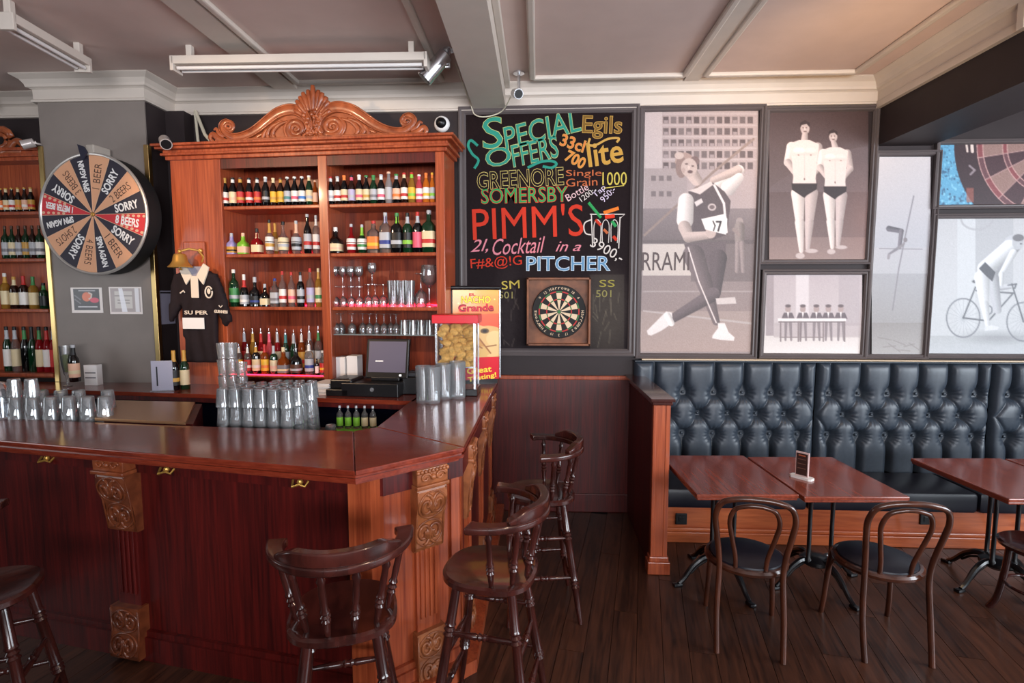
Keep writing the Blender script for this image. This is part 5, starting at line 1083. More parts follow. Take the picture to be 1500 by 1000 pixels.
# tap tower at left edge
p = onz(2, 612, 1.2); tp = thing('beer_tap_tower', 'shiny chrome beer tap tower cropped by the left edge', 'tap', (p.x - .03, p.y + .02, 1.16))
MB().lathe([(.11, 0), (.11, .03), (.085, .05), (.08, .16), (.07, .21), (.04, .25), (0, .265)], 24).build('tower', mat('pearl_chrome', (225, 232, 240), .12, metal=.9), tp, True)
MB().tube([(0, -.08, .17), (0, -.14, .18), (.0, -.17, .15), (0, -.17, .10)], .012).build('spout', M_CHROME, tp, True); MB().turned((0, -.12, .18), (0, -.13, .30), [(0, .01), (.3, .014), (.8, .02), (1, .01)]).build('tap_handle', M_BLACK, tp, True)
# glass with lime, labelled bottle on left back counter
p = onz(41, 577, ZB); o = thing('beer_glass', 'footed beer glass half full of green drink at far left', 'glass', (p.x, 4.16, ZB))
MB().lathe([(.03, 0), (.032, .004), (.008, .012), (.008, .08), (.02, .1), (.035, .2), (.042, .33), (.039, .33), (.032, .2), (.018, .11), (0, .105)], 16, cap=False).build('glass_bowl', M_GLASS, o, True); MB().lathe([(0, .115), (.016, .118), (.03, .2), (.034, .26), (0, .26)], 16).build('green_drink', mat('green_drink', (120, 130, 30), .2), o, True)
p = onz(54, 577, ZB); bottle(p.x, 4.16, ZB + .04, .30, .075, 'wine', 'black', 'peach', 'cream', 'black', 'silver', 'dark bottle with peach label beside the green drink', 'left back counter bottles')
p = onz(72, 577, ZB); o = thing('box', 'small printed carton against the column foot', 'box', (p.x - .05, 4.2, ZB), 0); MB().box(0, 0, 0, .11, .06, .17, .003).build('carton', M_PAPER, o); MB().box(.01, -.001, .1, .1, 0, .11).box(.01, -.001, .06, .1, 0, .07).build('print_band', pm('grey'), o)

# ================================================================== WHEEL ON THE COLUMN
wc = ony(138, 314, coly - .19); WR = .468
wh = thing('prize_wheel', 'round prize wheel with beer prizes hung on the grey column', 'wheel', (wc.x, coly - .135, wc.z), math.radians(-4))
MB().lathe([(WR - .015, -.098), (WR, -.09), (WR, .045), (WR - .003, .055), (0, .055)], 64, Matrix.Rotation(PI / 2, 4, 'X')).build('drum', M_BLACKM, wh, True)
mb = MB(); mb.tube([(WR * math.cos(a * PI / 32), -.06, WR * math.sin(a * PI / 32)) for a in range(64)], .012, 8, closed=True).build('rim', mat('silver_rim', (196, 190, 184), .3, metal=.6), wh, True)
SECT = [('1 BEER', 't'), ('SORRY', 'd'), ('2 BEERS', 't'), ('SORRY', 'd'), ('8 BEERS', 'r'), ('SORRY', 'd'), ('1 BEER', 't'), ('SPIN AGAIN', 'd'), ('4 BEERS', 't'), ('SORRY', 'd'), ('2 SHOTS', 't'), ('SPIN AGAIN', 'd'), ('1 METER BEER', 'r'), ('SORRY', 'd'), ('3 BEERS', 't'), ('SPIN AGAIN', 'd')]
WM = {'t': mat('wheel_tan', (214, 158, 122), .6), 'd': mat('wheel_dark', (44, 40, 52), .6), 'r': mat('wheel_red', (196, 48, 56), .6)}
M_LINE = mat('wheel_line', (214, 170, 140), .6); ml = MB(); hub = 3
for i, (s, k) in enumerate(SECT):
    a1 = PI / 2 - 2 * PI * i / 16; a0 = a1 - 2 * PI / 16; R2 = WR - .012
    po = [(0.0, 0.0)] + [(R2 * math.cos(a0 + (a1 - a0) * j / 4), R2 * math.sin(a0 + (a1 - a0) * j / 4)) for j in range(5)]
    o = MB().prism(po, -.061, -.056, axis='y').build('sector', WM[k], wh, label={'t': 'tan', 'd': 'dark grey', 'r': 'red'}[k] + ' sector reading ' + s)
    am = (a0 + a1) / 2; wd = .20 if len(s) < 8 else .24
    text(s, M_PAPER if k != 't' else mat('wheel_brown_text', (70, 46, 40), .6), o, (.30 * math.cos(am), .30 * math.sin(am), wd, .062 if len(s) < 8 else .046), rot=am, off=(.002 if k != 't' else -.0008), M=Matrix.Translation((0, -.0625, 0)), depth=.0006)
    ml.tube([(.02 * math.cos(a1), -.0615, .02 * math.sin(a1)), (R2 * math.cos(a1), -.0615, R2 * math.sin(a1))], .0025, 4)
    if k == 'r':
        for j in range(5): ml.ball(((.26 + .045 * j) * math.cos(a0 + .05), -.061, (.26 + .045 * j) * math.sin(a0 + .05)), .015, .001, .012, 8); ml.ball(((.26 + .045 * j) * math.cos(a1 - .05), -.061, (.26 + .045 * j) * math.sin(a1 - .05)), .014, .001, .011, 8)
ml.build('divider_lines', M_LINE, wh)
MB().lathe([(.016, .055), (.016, .07), (.008, .075), (0, .075)], 12, Matrix.Rotation(PI / 2, 4, 'X')).build('hub', M_BRASS, wh, True)
MB().box(-.02, -.07, WR - .01, .05, .09, WR + .07, .008).build('pointer_bracket', mat('speckled_bracket', (170, 160, 150), .5), wh)
MB().prism([(-.075, WR + .07), (-.02, WR + .05), (.005, WR + .01), (-.03, WR - .05), (-.05, WR - .04)], -.085, -.075, axis='y').build('pointer', mat('dark_pointer', (40, 40, 56), .3), wh, label='dark metal pointer flap')
# posters on column
def colpost(px0, py0, px1, py1, label, painter):
    A, B2 = ony(px0, py0, coly - .006), ony(px1, py1, coly - .006); w_, h_ = B2.x - A.x, A.z - B2.z
    o = thing('poster', label, 'poster', (A.x, coly - .002, B2.z)); MB().box(0, -.003, 0, w_, 0, h_).build('sheet', M_PAPER, o)
    p = Paint(0, 0, 48, 38, .6, (226, 214, 208)); painter(p); p.build('print', M_GPRINT, o, lambda X, Y: (X / 48 * w_, np.full_like(X, -.0042), h_ - Y / 38 * h_))
def p1(p):
    p.rect(4, 2, 44, 34, (52, 48, 54)); p.ell(24, 14, 7, 7, (220, 110, 70)); p.line([(28, 8), (32, 10), (31, 16), (28, 17)], 1.2, (210, 190, 180)); p.ell(36, 19, 7, 4, (210, 60, 90), 1); p.rect(10, 28, 40, 30, (200, 196, 200)); p.rect(12, 4, 38, 5.5, (180, 176, 180)); p.line([(6, 12), (14, 18)], 1, (110, 106, 112)); p.line([(6, 18), (14, 24)], 1, (110, 106, 112))
def p2(p):
    p.rect(2, 2, 46, 35, (170, 156, 154)); p.rect(8, 6, 34, 30, (204, 196, 190)); p.rect(8, 12, 34, 13, (110, 100, 100)); p.rect(12, 18, 30, 19, (120, 110, 110)); p.rect(12, 22, 30, 23, (120, 110, 110)); p.poly([(14, 2), (20, 2), (26, 35), (18, 35)], (240, 238, 244), .9); p.rect(38, 2, 44, 35, (238, 236, 240), .8)
colpost(103, 421, 151, 458, 'small framed drinks poster on column, left of the pair', p1); colpost(159, 420, 209, 460, 'laminated notice in a shiny sleeve on column, right of the pair', p2)
# price list on the side wall of the column
A = onz(0, 0, 3); 
o = thing('price_list', 'grey paper sheet on dark column side, behind the jersey', 'paper', (colx1 + .008, 4.42, 1.69)); MB().box(0, 0, 0, .003, .18, .285).build('sheet', mat('grey_sheet', (150, 150, 170), .6), o); MB().box(.003, .008, .262, .0045, .172, .275).build('header_band', pm('black'), o)

# ================================================================== BELL, JERSEY
jy = 4.30
pl0, pl1 = cu(270, 354), cu(304, 396)
o = thing('wall_plaque', 'rounded wooden plaque behind the brass bell', 'plaque', (*cw(pl0[0], -.024), pl1[1] - .0), crot)
MB().box(0, 0, 0, pl1[0] - pl0[0], .022, pl0[1] - pl1[1] + .0, .009).build('board', M_MAHOG_O, o)
bp_ = cu(276, 374); bx_, by_ = cw(bp_[0] + .035, -.14)
bl = thing('ship_bell', 'brass bell hanging from a bracket above the jersey', 'bell', (bx_, by_, cu(272, 393)[1] + .0), crot)
MB().lathe([(.088, 0), (.09, .006), (.072, .022), (.056, .05), (.048, .09), (.04, .105), (.015, .112), (0, .114)], 28, cap=False).lathe([(.084, 0), (.06, .03), (.045, .09), (0, .1)], 28, cap=False).build('bell_body', M_BRASS, bl, True)
MB().ball((0, 0, .128), .016).tube([(0, 0, .128), (.05, .04, .15), (.10, .08, .14), (.115, .118, .09), (.1, .12, .05)], .009).ball((.095, .11, .14), .02, n=8).build('bracket', M_BRASS, bl, True)
MB().tube([(0, 0, .09), (0, 0, 0), (0, 0, -.02)], [.004, .004, .014]).build('clapper', M_BRASS, bl, True)
jc = cu(296, 395); jx, jyy = cw(jc[0], -.05)
je = thing('rugby_jersey', 'black rugby jersey with white collar hanging on cabinet side', 'jersey', (jx, jyy, cu(296, 530)[1]), crot)
JH = jc[1] - cu(296, 530)[1]; M_J = painty('black_jersey_cloth', (28, 16, 20), .85, .2, 30)
sil = [(-.13, 0), (-.15, JH * .42), (-.155, JH * .62), (-.25, JH * .42), (-.27, JH * .46), (-.24, JH * .86), (-.20, JH * .95), (-.09, JH * 1.0), (.09, JH * 1.0), (.17, JH * .95), (.22, JH * .80), (.29, JH * .45), (.20, JH * .38), (.155, JH * .60), (.15, JH * .42), (.15, 0)]
bm = bmesh.new(); NX, NZ = 36, 44; 
def inside(x, z):
    r = False
    for (xa, ya), (xb, yb_) in zip(sil, sil[1:] + sil[:1]):
        if (ya > z) != (yb_ > z) and x < xa + (z - ya) * (xb - xa) / (yb_ - ya): r = not r
    return r
V = {}
def jv(i, j, s):
    if (i, j, s) not in V:
        x = -.28 + .58 * i / NX; z = JH * 1.01 * j / NZ; fold = .010 * math.sin(x * 60 + 2 * math.sin(z * 6)) * (1 - z / JH * .7) + .006 * math.sin(x * 23 + z * 11)
        V[(i, j, s)] = bm.verts.new((x, fold + (-.028 if s == 0 else .028), z))
    return V[(i, j, s)]
cells = {(i, j) for i in range(NX) for j in range(NZ) if inside(-.28 + .58 * (i + .5) / NX, JH * 1.01 * (j + .5) / NZ)}
for (i, j) in cells:
    bm.faces.new([jv(i, j, 0), jv(i + 1, j, 0), jv(i + 1, j + 1, 0), jv(i, j + 1, 0)]); bm.faces.new([jv(i, j + 1, 1), jv(i + 1, j + 1, 1), jv(i + 1, j, 1), jv(i, j, 1)])
    for (a, b, nb) in (((i, j), (i + 1, j), (i, j - 1)), ((i + 1, j), (i + 1, j + 1), (i + 1, j)), ((i + 1, j + 1), (i, j + 1), (i, j + 1)), ((i, j + 1), (i, j), (i - 1, j))):
        if nb not in cells: bm.faces.new([jv(*a, 1), jv(*b, 1), jv(*b, 0), jv(*a, 0)])
for _ in range(3): bmesh.ops.smooth_vert(bm, verts=bm.verts, factor=.5, use_axis_x=True, use_axis_y=True, use_axis_z=True)
me = bpy.data.meshes.new('cloth'); bm.to_mesh(me); bm.free(); me.shade_smooth(); me.materials.append(M_J); o = bpy.data.objects.new('cloth', me); COL.objects.link(o); o.parent = je
M_COLR = mat('cream_collar', (226, 208, 188), .8)
for s in (-1, 1):
    MB().prism([(s * .13, JH * 1.02), (s * .085, JH * 1.06), (s * .02, JH * .93), (s * .075, JH * .84), (s * .115, JH * .96)], -.048, -.036, axis='y').build('collar', M_COLR, je)
MB().prism([(-.085, JH * 1.03), (.085, JH * 1.03), (.03, JH * .93), (-.02, JH * .93)], -.034, -.030, axis='y').build('inner_collar', mat('grey_lining', (150, 146, 160), .8), je)
MB().box(-.035, -.046, JH * .70, .03, -.038, JH * .93, .003).build('placket', M_COLR, je)
MB().box(-.12, -.05, JH * .37, .07, -.047, JH * .49).build('note', M_PAPER, je)
text('SU PER', M_COLR, je, (0.0, JH * .545, .20, .03), M=Matrix.Translation((0, -.047, 0)), off=.001)
text('GUINNESS', M_COLR, je, (.215, JH * .555, .115, .022), rot=-.06, M=Matrix.Translation((0, -.042, 0)), off=.001)
MB().tube([(.12 + .03 * math.cos(a), -.046, JH * .76 + .045 * math.sin(a)) for a in np.linspace(.5, 6.5, 18)], .006, 6).build('crest_emblem', M_COLR, je); MB().ball((.12, -.046, JH * .77), .016, .004, .024, 8).build('crest_emblem', M_COLR, je); MB().tube([(-.13, -.046, JH * .75), (-.1, -.046, JH * .775), (-.09, -.046, JH * .755)], .006, 6).build('emblem', M_COLR, je); MB().tube([(.2, -.043, JH * .62), (.215, -.043, JH * .60), (.23, -.043, JH * .62)], .004, 5).build('crest_emblem', M_COLR, je)

# ================================================================== LIGHT FITTINGS AND CAMERAS ON THE CEILING
def batten(name, label, a, b, z, wd=.11):
    a, b = Vector(a), Vector(b); L = (b - a).length; r = math.atan2((b - a).y, (b - a).x); o = thing(name, label, 'light', (a.x, a.y, z), r)
    MB().box(0, -wd / 2, .0, L, wd / 2, .055, .004).build('housing', M_WHITE, o)
    for s in (-.028, .028): MB().turned((.03, s, -.022), (L - .03, s, -.022), [(0, .013), (1, .013)], 10).build('tube_lamp', mat('unlit_tube', (216, 212, 210), .3), o, True)
    MB().box(-.01, -wd / 2, -.045, .015, wd / 2, .055, .003).build('end_cap', M_WHITE, o); MB().box(L - .015, -wd / 2, -.045, L + .01, wd / 2, .055, .003).build('end_cap', M_WHITE, o)
    for q_ in (.06, .94): MB().box(L * q_ - .02, -.02, .055, L * q_ + .02, .02, ZC - z, .003).build('mounting_block', M_WHITE, o)
    return o
a = onz(258, 104, 3.53); b = onz(634, 92, 3.56)
batten('batten_light', 'long white ceiling batten light above the carved crest', (a.x, a.y), (b.x - .04, b.y), 3.56)
a = onz(8, 40, 3.53); b = onz(122, 97, 3.56)
batten('batten_light', 'white batten light running towards the column, top left', (a.x, a.y), (b.x, min(b.y, coly - .22)), 3.56)
a = onz(-120, 126, 3.56); b = onz(28, 124, 3.56)
batten('batten_light', 'short white batten light at the far left above the second cabinet', (-6.0, 4.40), (-4.62, 4.40), 3.56)
def camerabody(name, label, p, aim, L, r, base, m, cat='camera'):
    o = thing(name, label, cat, base); p, base = Vector(p), Vector(base); d = (Vector(aim) - p).normalized(); s = lambda v: tuple(Vector(v) - base)
    MB().turned(s(p - d * L / 2), s(p + d * L / 2), [(0, r * .7), (.05, r), (.8, r), (1, r * 1.08)], 20).build('housing', m, o, True)
    MB().turned(s(p + d * (L / 2 - .002)), s(p + d * (L / 2 + .003)), [(0, r * .9), (1, r * .9)], 20).build('lens', M_BLACK, o, True)
    MB().tube([s(base), s((base.x, base.y, p.z)) if abs(base.z - p.z) > .03 else s(base + Vector((.01, 0, .01))), s(p)], .012, 8).build('arm', m, o, True)
    MB().turned((0, 0, .0), (0, 0, -.012), [(0, .045), (1, .045)], 18).build('mount_plate', m, o, True); return o
p = ony(638, 97, 4.0); b = ony(657, 76, 4.0)
camerabody('ceiling_spotlight', 'silver cylinder spotlight under the ceiling beam edge', (p.x, 4.0, p.z), (p.x - .55, 3.95, p.z - .6), .24, .055, (b.x, 4.02, min(b.z + .05, ZC)), M_CHROME, 'spotlight')
p = ony(757, 137, 4.45); b = ony(760, 118, 4.45)
camerabody('ceiling_spotlight', 'small silver spotlight above the chalkboard', (p.x, 4.45, p.z), (p.x + .3, 3.6, p.z - .35), .11, .036, (b.x, 4.45, ZC), M_CHROME, 'spotlight')
p = ony(242, 208, 4.25)
camerabody('clip_spotlight', 'small pale spotlight clipped beside the cabinet top', (p.x, 4.25, p.z), (p.x + .3, 3.9, p.z - .25), .12, .04, (p.x - .04, 4.34, p.z - .03), mat('pale_metal', (200, 190, 186), .3, metal=.4), 'spotlight')
p = ony(53, 214, 4.4); camerabody('clip_spotlight', 'small bright spotlight at the top of the left brass strip', (p.x, 4.33, p.z), (p.x - .3, 4.1, p.z - .15), .09, .035, (p.x + .03, 4.36, p.z + .01), mat('pale_metal', (200, 190, 186), .3, metal=.4), 'spotlight')
p = ony(648, 183, D); o = thing('dome_camera', 'white dome security camera on dark wall beside the chalkboard', 'camera', (p.x, D, p.z))
MB().lathe([(.062, 0), (.068, .02), (.06, .05), (.045, .062), (.042, .06)], 24, rotX, cap=False).build('housing', M_PAPER, o, True); MB().lathe([(.045, .055), (.042, .075), (.028, .092), (0, .098)], 24, rotX).build('dome', M_BLACK, o, True)
pts = [(663, 84, 4.2), (674, 112, 4.4), (690, 155, D - .08), (696, 168, D - .06), (712, 171, D - .06), (735, 163, D - .06), (748, 142, 4.5)]
MBc = MB().tube([ony(a, b, c) for a, b, c in smooth_path(pts, 4)], .005, 6).build('cable', M_WIRE, smooth=True); tag(MBc, 'thin cable looping under the beam to the small spotlight', 'cable')

# ================================================================== BANQUETTE
bq = thing('banquette', 'long black leather banquette with deep-buttoned back', 'bench')
xL = wx(936, 600); xR = 5.2; yF = 4.13; zs = .44
ztopb = ony(1200, 530, D - .08).z; zbot = .42
MB().box(.93, 4.18, .0, xR, D, .30).build('base', M_SKIRT, bq, label='orange wooden base panel')
MB().box(.93, 4.145, .0, xR, 4.18, .085, .006).box(.93, 4.155, .085, xR, 4.18, .115, .008).build('skirting', M_SKIRT, bq)
for a, b in ((.93, wx(1191) * 4.13 / D + .02), (wx(1191) * 4.13 / D + .03, wx(1447) * 4.13 / D + .03), (wx(1447) * 4.13 / D + .04, xR)):
    MB().box(a, yF, .28, b, D - .12, zs, .03).build('seat', M_SEATV, bq, True)
def tuft(xa, xb, cols, rowz, first):
    ybase = D - .015; nx = int((xb - xa) / .0065); nz = int((ztopb - zbot) / .0065)
    X, Z = np.meshgrid(np.linspace(xa, xb, nx), np.linspace(zbot, ztopb, nz))
    B_ = [(x, rowz[0]) for x in cols] + [((a + b) / 2, rowz[1]) for a, b in zip(cols[:-1], cols[1:])] + [(x, rowz[2]) for x in cols]
    sp = cols[1] - cols[0]
    segs = [((x, rowz[0]), (x, ztopb + .2)) for x in cols] + [((x, rowz[2]), (x, zbot - .2)) for x in cols]
    mids = [cols[0] - sp / 2] + [(a + b) / 2 for a, b in zip(cols[:-1], cols[1:])] + [cols[-1] + sp / 2]
    for i, x in enumerate(cols):
        for mx in (mids[i], mids[i + 1]):
            segs += [((x, rowz[0]), (mx, rowz[1])), ((x, rowz[2]), (mx, rowz[1]))]
    dv = np.full(X.shape, 9.); dd = np.full(X.shape, 9.)
    for si, ((ax, az), (bx, bz)) in enumerate(segs):
        ux, uz = bx - ax, bz - az; t_ = np.clip(((X - ax) * ux + (Z - az) * uz) / (ux * ux + uz * uz), 0, 1); q_ = np.hypot(X - ax - t_ * ux, Z - az - t_ * uz)
        if si < 2 * len(cols): dv = np.minimum(dv, q_)
        else: dd = np.minimum(dd, q_)
    de = np.minimum(np.minimum(X - xa, xb - X), ztopb - Z)
    h = .080 - .080 * np.exp(-(dv / .016) ** 1.1) - .010 * np.exp(-dv / .06) - .016 * np.exp(-(dd / .010) ** 1.2) - .010 * np.exp(-dd / .05)
    h = np.maximum(h, .0)
    h = h * (1 - np.exp(-(de + .002) / .018)) + .012
    for bx, bz in B_:
        r = np.hypot(X - bx, Z - bz); th_ = np.arctan2(Z - bz, X - bx)
        h = h - .088 * np.exp(-(r / .044) ** 1.7) - .012 * np.exp(-(r / .085) ** 2) + .003 * np.sin(th_ * 15 + bx * 7 + 2 * np.sin(th_ * 2 + bz * 9)) * np.exp(-((r - .062) / .024) ** 2)
    h = np.maximum(h, .002)
    P = np.stack([X, ybase - h, Z], -1).reshape(-1, 3); i = (np.arange(nz - 1)[:, None] * nx + np.arange(nx - 1)[None]).ravel(); F = np.stack([i, i + 1, i + nx + 1, i + nx], 1)
    me = bpy.data.meshes.new('backrest'); me.from_pydata(P.tolist(), [], F.tolist()); me.update(); me.shade_smooth(); me.materials.append(M_LEATHER)
    o = bpy.data.objects.new('backrest', me); COL.objects.link(o); o.parent = bq
    for bx, bz in B_: MB().ball((bx, ybase - .012, bz), .013, .008, .013, 10).build('button', M_LEATHER, o, True)
rz = [ony(1200, y, D - .05).z for y in (576, 607, 637)]; kx = lambda px: ony(px, 600, D - .04).x
tuft(xL - .06, kx(1191), [kx(v) for v in (957, 1000, 1045, 1087, 1129, 1170)], rz, 0)
tuft(kx(1193), kx(1445), [kx(v) for v in (1214, 1257, 1300, 1341.5, 1383.5, 1427)], rz, 0)
tuft(kx(1448), xR, [kx(1476) + .255 * i for i in range(5)], rz, 0)
MB().box(xL - .06, D - .09, ztopb - .006, xR, D, ztopb + .004, .003).build('top_piping', M_LEATHER, bq)
for px in (998, 1357):
    q = ony(px, 760, 4.17); MB().box(q.x - .045, 4.168, q.z - .045, q.x + .045, 4.182, q.z + .045, .004).box(q.x - .02, 4.164, q.z - .02, q.x + .02, 4.17, q.z + .02, .002).build('socket', M_BLACK, bq)

struct('trim_22', MB().box(.90, D - .075, ztopb + .006, xR, D - .001, wz(525, 1100) + .0, .003), mat('warm_lit_ledge', (206, 184, 156), .5))  # grey ledge in cream: warm light falling on it is put into the colour

# ================================================================== TABLES
tt = []
def table(label, cx_, cy_, rz_, W_=.615, L_=.79):
    t = thing('pub_table', label, 'table', (cx_, cy_, 0), rz_, 'square pub tables')
    MB().box(-W_ / 2, -L_ / 2, .725, W_ / 2, L_ / 2, .75, .006).box(-W_ / 2 + .006, -L_ / 2 + .006, .712, W_ / 2 - .006, L_ / 2 - .006, .726, .004).build('tabletop', M_TABLE, t)
    MB().box(-.20, -.025, .70, .20, .025, .712).box(-.025, -.22, .70, .025, .22, .712).build('top_bracket', M_IRON, t)
    for k in range(3):
        a = PI / 2 + 2 * PI * k / 3; x, y = .085 * math.cos(a), .085 * math.sin(a)
        MB().turned((x, y, .17), (x, y, .70), [(0, .02), (.03, .02), (.05, .014), (.5, .013), (.9, .014), (.93, .022), (.97, .022), (1, .014)]).build('column_rod', M_IRON, t, True)
    MB().lathe([(.0, .12), (.05, .12), (.10, .15), (.10, .175), (.06, .2), (0, .2)], 20).build('hub', M_IRON, t, True)
    for k in range(4):
        a = math.radians(15) + PI / 2 * k; c, s = math.cos(a), math.sin(a)
        pr = smooth_path([(.04, .17, 0), (.12, .175, 0), (.20, .13, 0), (.27, .05, 0), (.31, .02, 0)], 5)
        MB().tube([(r * c, r * s, z) for r, z, _ in pr], [.022 - .008 * i / len(pr) for i in range(len(pr))], 8).box(-.03, -.02, 0, .03, .02, .022, .005, Matrix.Translation((.32 * c, .32 * s, 0)) @ Matrix.Rotation(a, 4, 'Z')).tube([(.10 * c, .10 * s, .15), (.17 * c, .17 * s, .12), (.22 * c, .22 * s, .075)], .008, 6).build('foot', M_IRON, t, True)
    return t
def quad(pts): return [onz(a, b, .75) for a, b in pts]
Q1 = quad([(976, 667), (1003, 723), (1097, 667), (1155, 726)]); c1 = sum(Q1, Vector()) / 4
tilt = .045
table('mahogany pub table with cast iron base, next to the partition', 1.245, 3.60, tilt)
table('mahogany pub table carrying the small menu stand', 1.88, 3.595, tilt, .625)
Q3 = onz(1432, 725, .75); Q4 = onz(1328, 668, .75)
table('lighter mahogany pub table at the right, past the seat gap', 2.72 + .36, 3.62, tilt, .66)
table('mahogany pub table cropped by the right edge', 3.08 + .68, 3.64, tilt, .66)
p = onz(1172, 700, .75); ms = thing('menu_stand', 'small menu card in a white wedge-footed stand on table', 'menu', (p.x + .01, p.y, .75), -.9)
MB().prism([(-.07, -.02), (-.055, -.032), (.055, -.032), (.07, -.02), (.07, .02), (.055, .032), (-.055, .032), (-.07, .02)], 0, .014).build('foot', mat('white_plastic', (236, 232, 228), .4), ms)
MB().box(-.042, -.006, .012, .042, .006, .175, .002).build('acrylic_frame', mat('pinkish_acrylic', (210, 180, 176), .2), ms)
MB().box(-.035, -.008, .022, .035, .008, .165).build('card', mat('dark_card', (58, 36, 32), .4), ms); MB().box(-.022, -.0088, .148, .022, -.0083, .156).build('print_line', mat('card_orange', (170, 90, 60), .5), ms)
for i in range(3): MB().box(-.026, -.0088, .125 - i * .03, .026, -.0083, .129 - i * .03).build('print_line', mat('card_line', (120, 84, 72), .5), ms)

# ================================================================== BENTWOOD CHAIRS
def bentwood(label, cx_, cy_, rz_):
    t = thing('bentwood_chair', label, 'chair', (cx_, cy_, 0), rz_, 'bentwood cafe chairs')
    # local +y = front
    nar = lambda L: [(x * (.9 if z > .3 else 1.0), y - (.02 if z == 0 else 0), z) for x, y, z in L]
    hoop = [(-.165, -.235, 0), (-.168, -.215, .22), (-.178, -.195, .43), (-.185, -.205, .55), (-.205, -.235, .68), (-.215, -.262, .78), (-.185, -.285, .855), (-.10, -.296, .885), (0, -.30, .892), (.10, -.296, .885), (.185, -.285, .855), (.215, -.262, .78), (.205, -.235, .68), (.185, -.205, .55), (.178, -.195, .43), (.168, -.215, .22), (.165, -.235, 0)]
    MB().tube(smooth_path(nar(hoop), 4), .0155, 10).build('back_hoop', M_BENT, t, True, label='steam-bent hoop forming back and rear legs')
    inner = [(-.085, -.178, .452), (-.09, -.19, .53), (-.12, -.225, .66), (-.135, -.25, .75), (-.11, -.27, .82), (-.05, -.279, .845), (0, -.281, .85), (.05, -.279, .845), (.11, -.27, .82), (.135, -.25, .75), (.12, -.225, .66), (.09, -.19, .53), (.085, -.178, .452)]
    MB().tube(smooth_path(nar(inner), 4), .0125, 10).build('inner_hoop', M_BENT, t, True)
    for s in (-1, 1): MB().tube(smooth_path([(s * .16, .15, .44), (s * .175, .17, .3), (s * .185, .185, .12), (s * .19, .205, 0)], 4), [.017] * 6 + [.015] * 7, 10).build('leg', M_BENT, t, True)
    MB().tube([(.205 * math.cos(a * PI / 16), .205 * math.sin(a * PI / 16), .443) for a in range(32)], .02, 8, closed=True).build('seat_ring', M_BENT, t, True)
    MB().lathe([(0, .447), (.19, .447), (.198, .455), (.194, .47), (.15, .484), (.08, .49), (0, .492)], 32).build('seat', M_SEATV, t, True)
    for s in (-1, 1): MB().tube(smooth_path([(s * .183, .175, .26), (s * .185, .10, .38), (s * .19, .04, .425)], 4), .007, 6).build('brace', M_BENT, t, True)
    for s in (-1, 1): MB().tube(smooth_path([(s * .172, .165, .30), (s * .13, .16, .40), (s * .06, .178, .425)], 4), .007, 6).build('brace', M_BENT, t, True)
    return t
bentwood('bentwood chair with black seat, drawn up between first two tables', 1.20, 3.045, math.radians(-13))
bentwood('bentwood chair with black seat, standing alone right of its twin', 1.925, 3.035, math.radians(-4))
q = onz(1500, 790, .46); t = thing('wooden_stool', 'dark glossy round-seated wooden stool cropped by right edge', 'stool', (2.99, 3.22, 0), .2)
MB().lathe([(0, .43), (.18, .43), (.205, .445), (.208, .462), (.195, .472), (.16, .464), (.08, .455), (0, .452)], 36).build('seat', M_STOOL, t, True)
for a in (40, 130, 220, 310):
    c, s = math.cos(math.radians(a)), math.sin(math.radians(a)); MB().tube(smooth_path([(.14 * c, .14 * s, .44), (.155 * c, .155 * s, .25), (.18 * c, .18 * s, .08), (.215 * c, .215 * s, 0)], 4), .019, 10).build('leg', M_STOOLV, t, True)
MB().tube([(.155 * math.cos(a * PI / 12), .155 * math.sin(a * PI / 12), .2) for a in range(24)], .009, 8, closed=True).build('leg_ring', M_STOOLV, t, True)

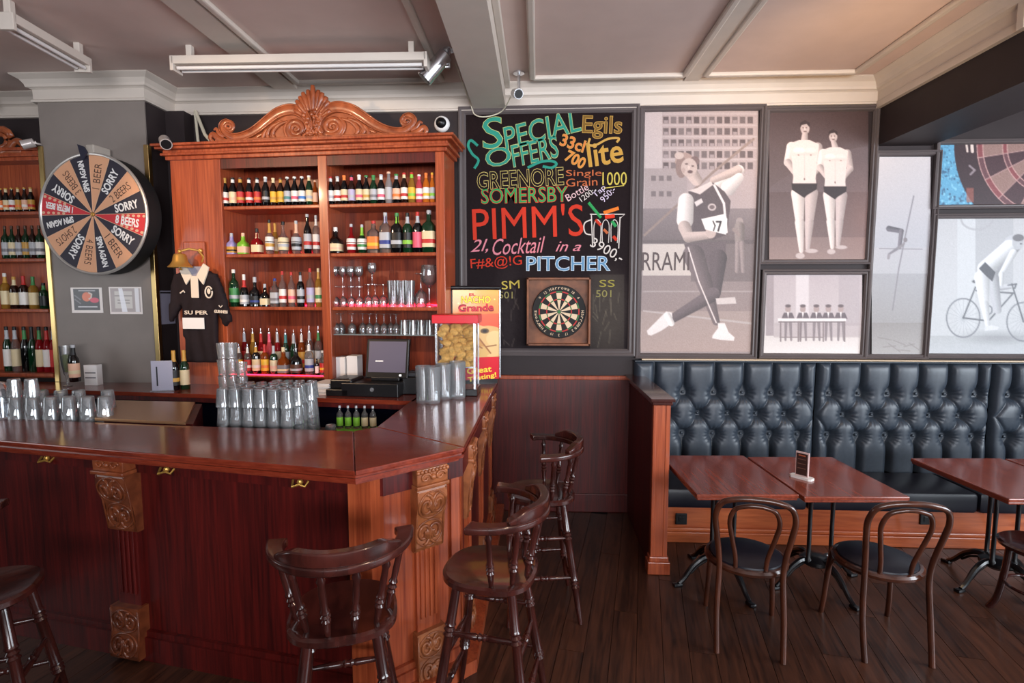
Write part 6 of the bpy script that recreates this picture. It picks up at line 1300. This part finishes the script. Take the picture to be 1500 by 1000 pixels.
# ================================================================== WINDSOR BAR STOOLS
LEGP = [(0, .017), (.04, .02), (.22, .021), (.235, .025), (.25, .018), (.265, .026), (.28, .018), (.295, .026), (.31, .02), (.5, .022), (.62, .022), (.635, .026), (.65, .018), (.665, .027), (.68, .018), (.695, .026), (.71, .02), (.85, .018), (1, .012)]
SPP = [(0, .009), (.12, .012), (.22, .014), (.27, .018), (.30, .012), (.34, .019), (.37, .012), (.41, .018), (.46, .012), (.6, .0135), (.82, .012), (.88, .017), (.93, .011), (1, .009)]
RUNG = [(0, .008), (.25, .013), (.4, .015), (.43, .011), (.46, .017), (.5, .012), (.54, .017), (.57, .011), (.6, .015), (.75, .013), (1, .008)]
def rail_pt(a, r=.235): return (r * math.sin(a), -r * 1.0 * math.cos(a))
def windsor(label, cx_, cy_, rz_):
    t = thing('bar_stool', label, 'bar stool', (cx_, cy_, 0), rz_, 'dark windsor bar stools')
    zt = .745
    # saddle seat: wide at back, rounded
    out = []
    for i in range(40):
        a = 2 * PI * i / 40; c, s = math.cos(a), math.sin(a); e = 2 / 2.7
        out.append((.20 * math.copysign(abs(c) ** e, c) * (1 + .06 * -s), .205 * math.copysign(abs(s) ** e, s)))
    vs = []; n = 40
    lay = [(0.0, zt - .012), (.45, zt - .014), (.8, zt - .004), (.94, zt + .002), (1.0, zt - .006), (1.0, zt - .026), (.93, zt - .038), (0.0, zt - .038)]
    for f, z in lay: vs += [(x * f, y * f, z) for x, y in out]
    fs = [(j * n + i, j * n + (i + 1) % n, (j + 1) * n + (i + 1) % n, (j + 1) * n + i) for j in range(len(lay) - 1) for i in range(n)]
    MB().add([v for v in vs], [f[::-1] for f in fs]).build('seat', M_STOOL, t, True)
    feet = {}
    for sx in (-1, 1):
        for sy in (-1, 1):
            a, b = Vector((sx * .12, sy * .12, zt - .04)), Vector((sx * .215, sy * .215, 0)); feet[(sx, sy)] = (a, b)
            MB().turned(a, b, [(q, r) for q, r in LEGP], 12).build('leg', M_STOOLV, t, True)
    def on(k, z): a, b = feet[k]; f = (a.z - z) / (a.z - b.z); return a + (b - a) * f
    for k1, k2, z in (((-1, -1), (1, -1), .42), ((-1, 1), (1, 1), .40), ((-1, -1), (-1, 1), .50), ((1, -1), (1, 1), .50), ((-1, -1), (-1, 1), .27), ((1, -1), (1, 1), .27), ((-1, 1), (1, 1), .20), ((-1, -1), (1, -1), .22)):
        MB().turned(on(k1, z), on(k2, z), RUNG, 10).build('rung', M_STOOLV, t, True)
    zr = 1.0
    for i in range(6):
        a = math.radians(-78 + 156 * i / 5); x, y = rail_pt(a, .165); X_, Y_ = rail_pt(a, .228)
        MB().turned((x, y - .01, zt - .01), (X_, Y_ * 1.02 - .0, zr + .005), SPP, 10).build('spindle', M_STOOLV, t, True)
    # bow rail
    N = 28; vs = []; W0 = .034
    def section(a, w_, z0_, z1_, r=.235, back=0.):
        x, y = rail_pt(a, 1.0); return [(x * (r - w_), y * (r - w_), z0_), (x * (r + w_), y * (r + w_), z0_), (x * (r + w_ + back), y * (r + w_ + back), (z0_ + z1_) / 2), (x * (r + w_), y * (r + w_), z1_), (x * (r - w_), y * (r - w_), z1_)]
    def bow(a0, a1, wf, z0_, z1_, r=.235, name='back_rail'):
        mb = MB(); vs = []; n = 5
        for i in range(N + 1):
            u = i / N; a = math.radians(a0 + (a1 - a0) * u); vs += section(a, wf(u), z0_, z1_(u) if callable(z1_) else z1_, r, .004)
        fs = [(i * n + j, i * n + (j + 1) % n, (i + 1) * n + (j + 1) % n, (i + 1) * n + j) for i in range(N) for j in range(n)] + [tuple(range(n))[::-1], tuple(N * n + j for j in range(n))]
        mb.add(vs, fs); mb.f = [f[::-1] for f in mb.f]; o = mb.build(name, M_STOOL, t, True); bv = o.modifiers.new('b', 'BEVEL'); bv.width = .006; bv.segments = 2; bv.limit_method = 'ANGLE'; return o
    endw = lambda u: .026 + .012 * (abs(2 * u - 1) ** 6)
    bow(-98, 98, endw, zr, zr + .032)
    bow(-58, 58, lambda u: .020, zr + .030, lambda u: zr + .05 + .032 * min(1, 6 * min(u, 1 - u)) , .238, 'crest_rail')
    return t
windsor('dark windsor bar stool nearest the camera, its back towards us', -.745, 1.955, math.radians(17))
windsor('dark windsor bar stool at the angled bar corner, facing left', -.205, 2.30, math.radians(80))
windsor('dark windsor bar stool farthest back along the bar arm', .02, 3.24, math.radians(97))
windsor('dark windsor bar stool cropped at the lower left corner', -2.29, 2.0, math.radians(-62))
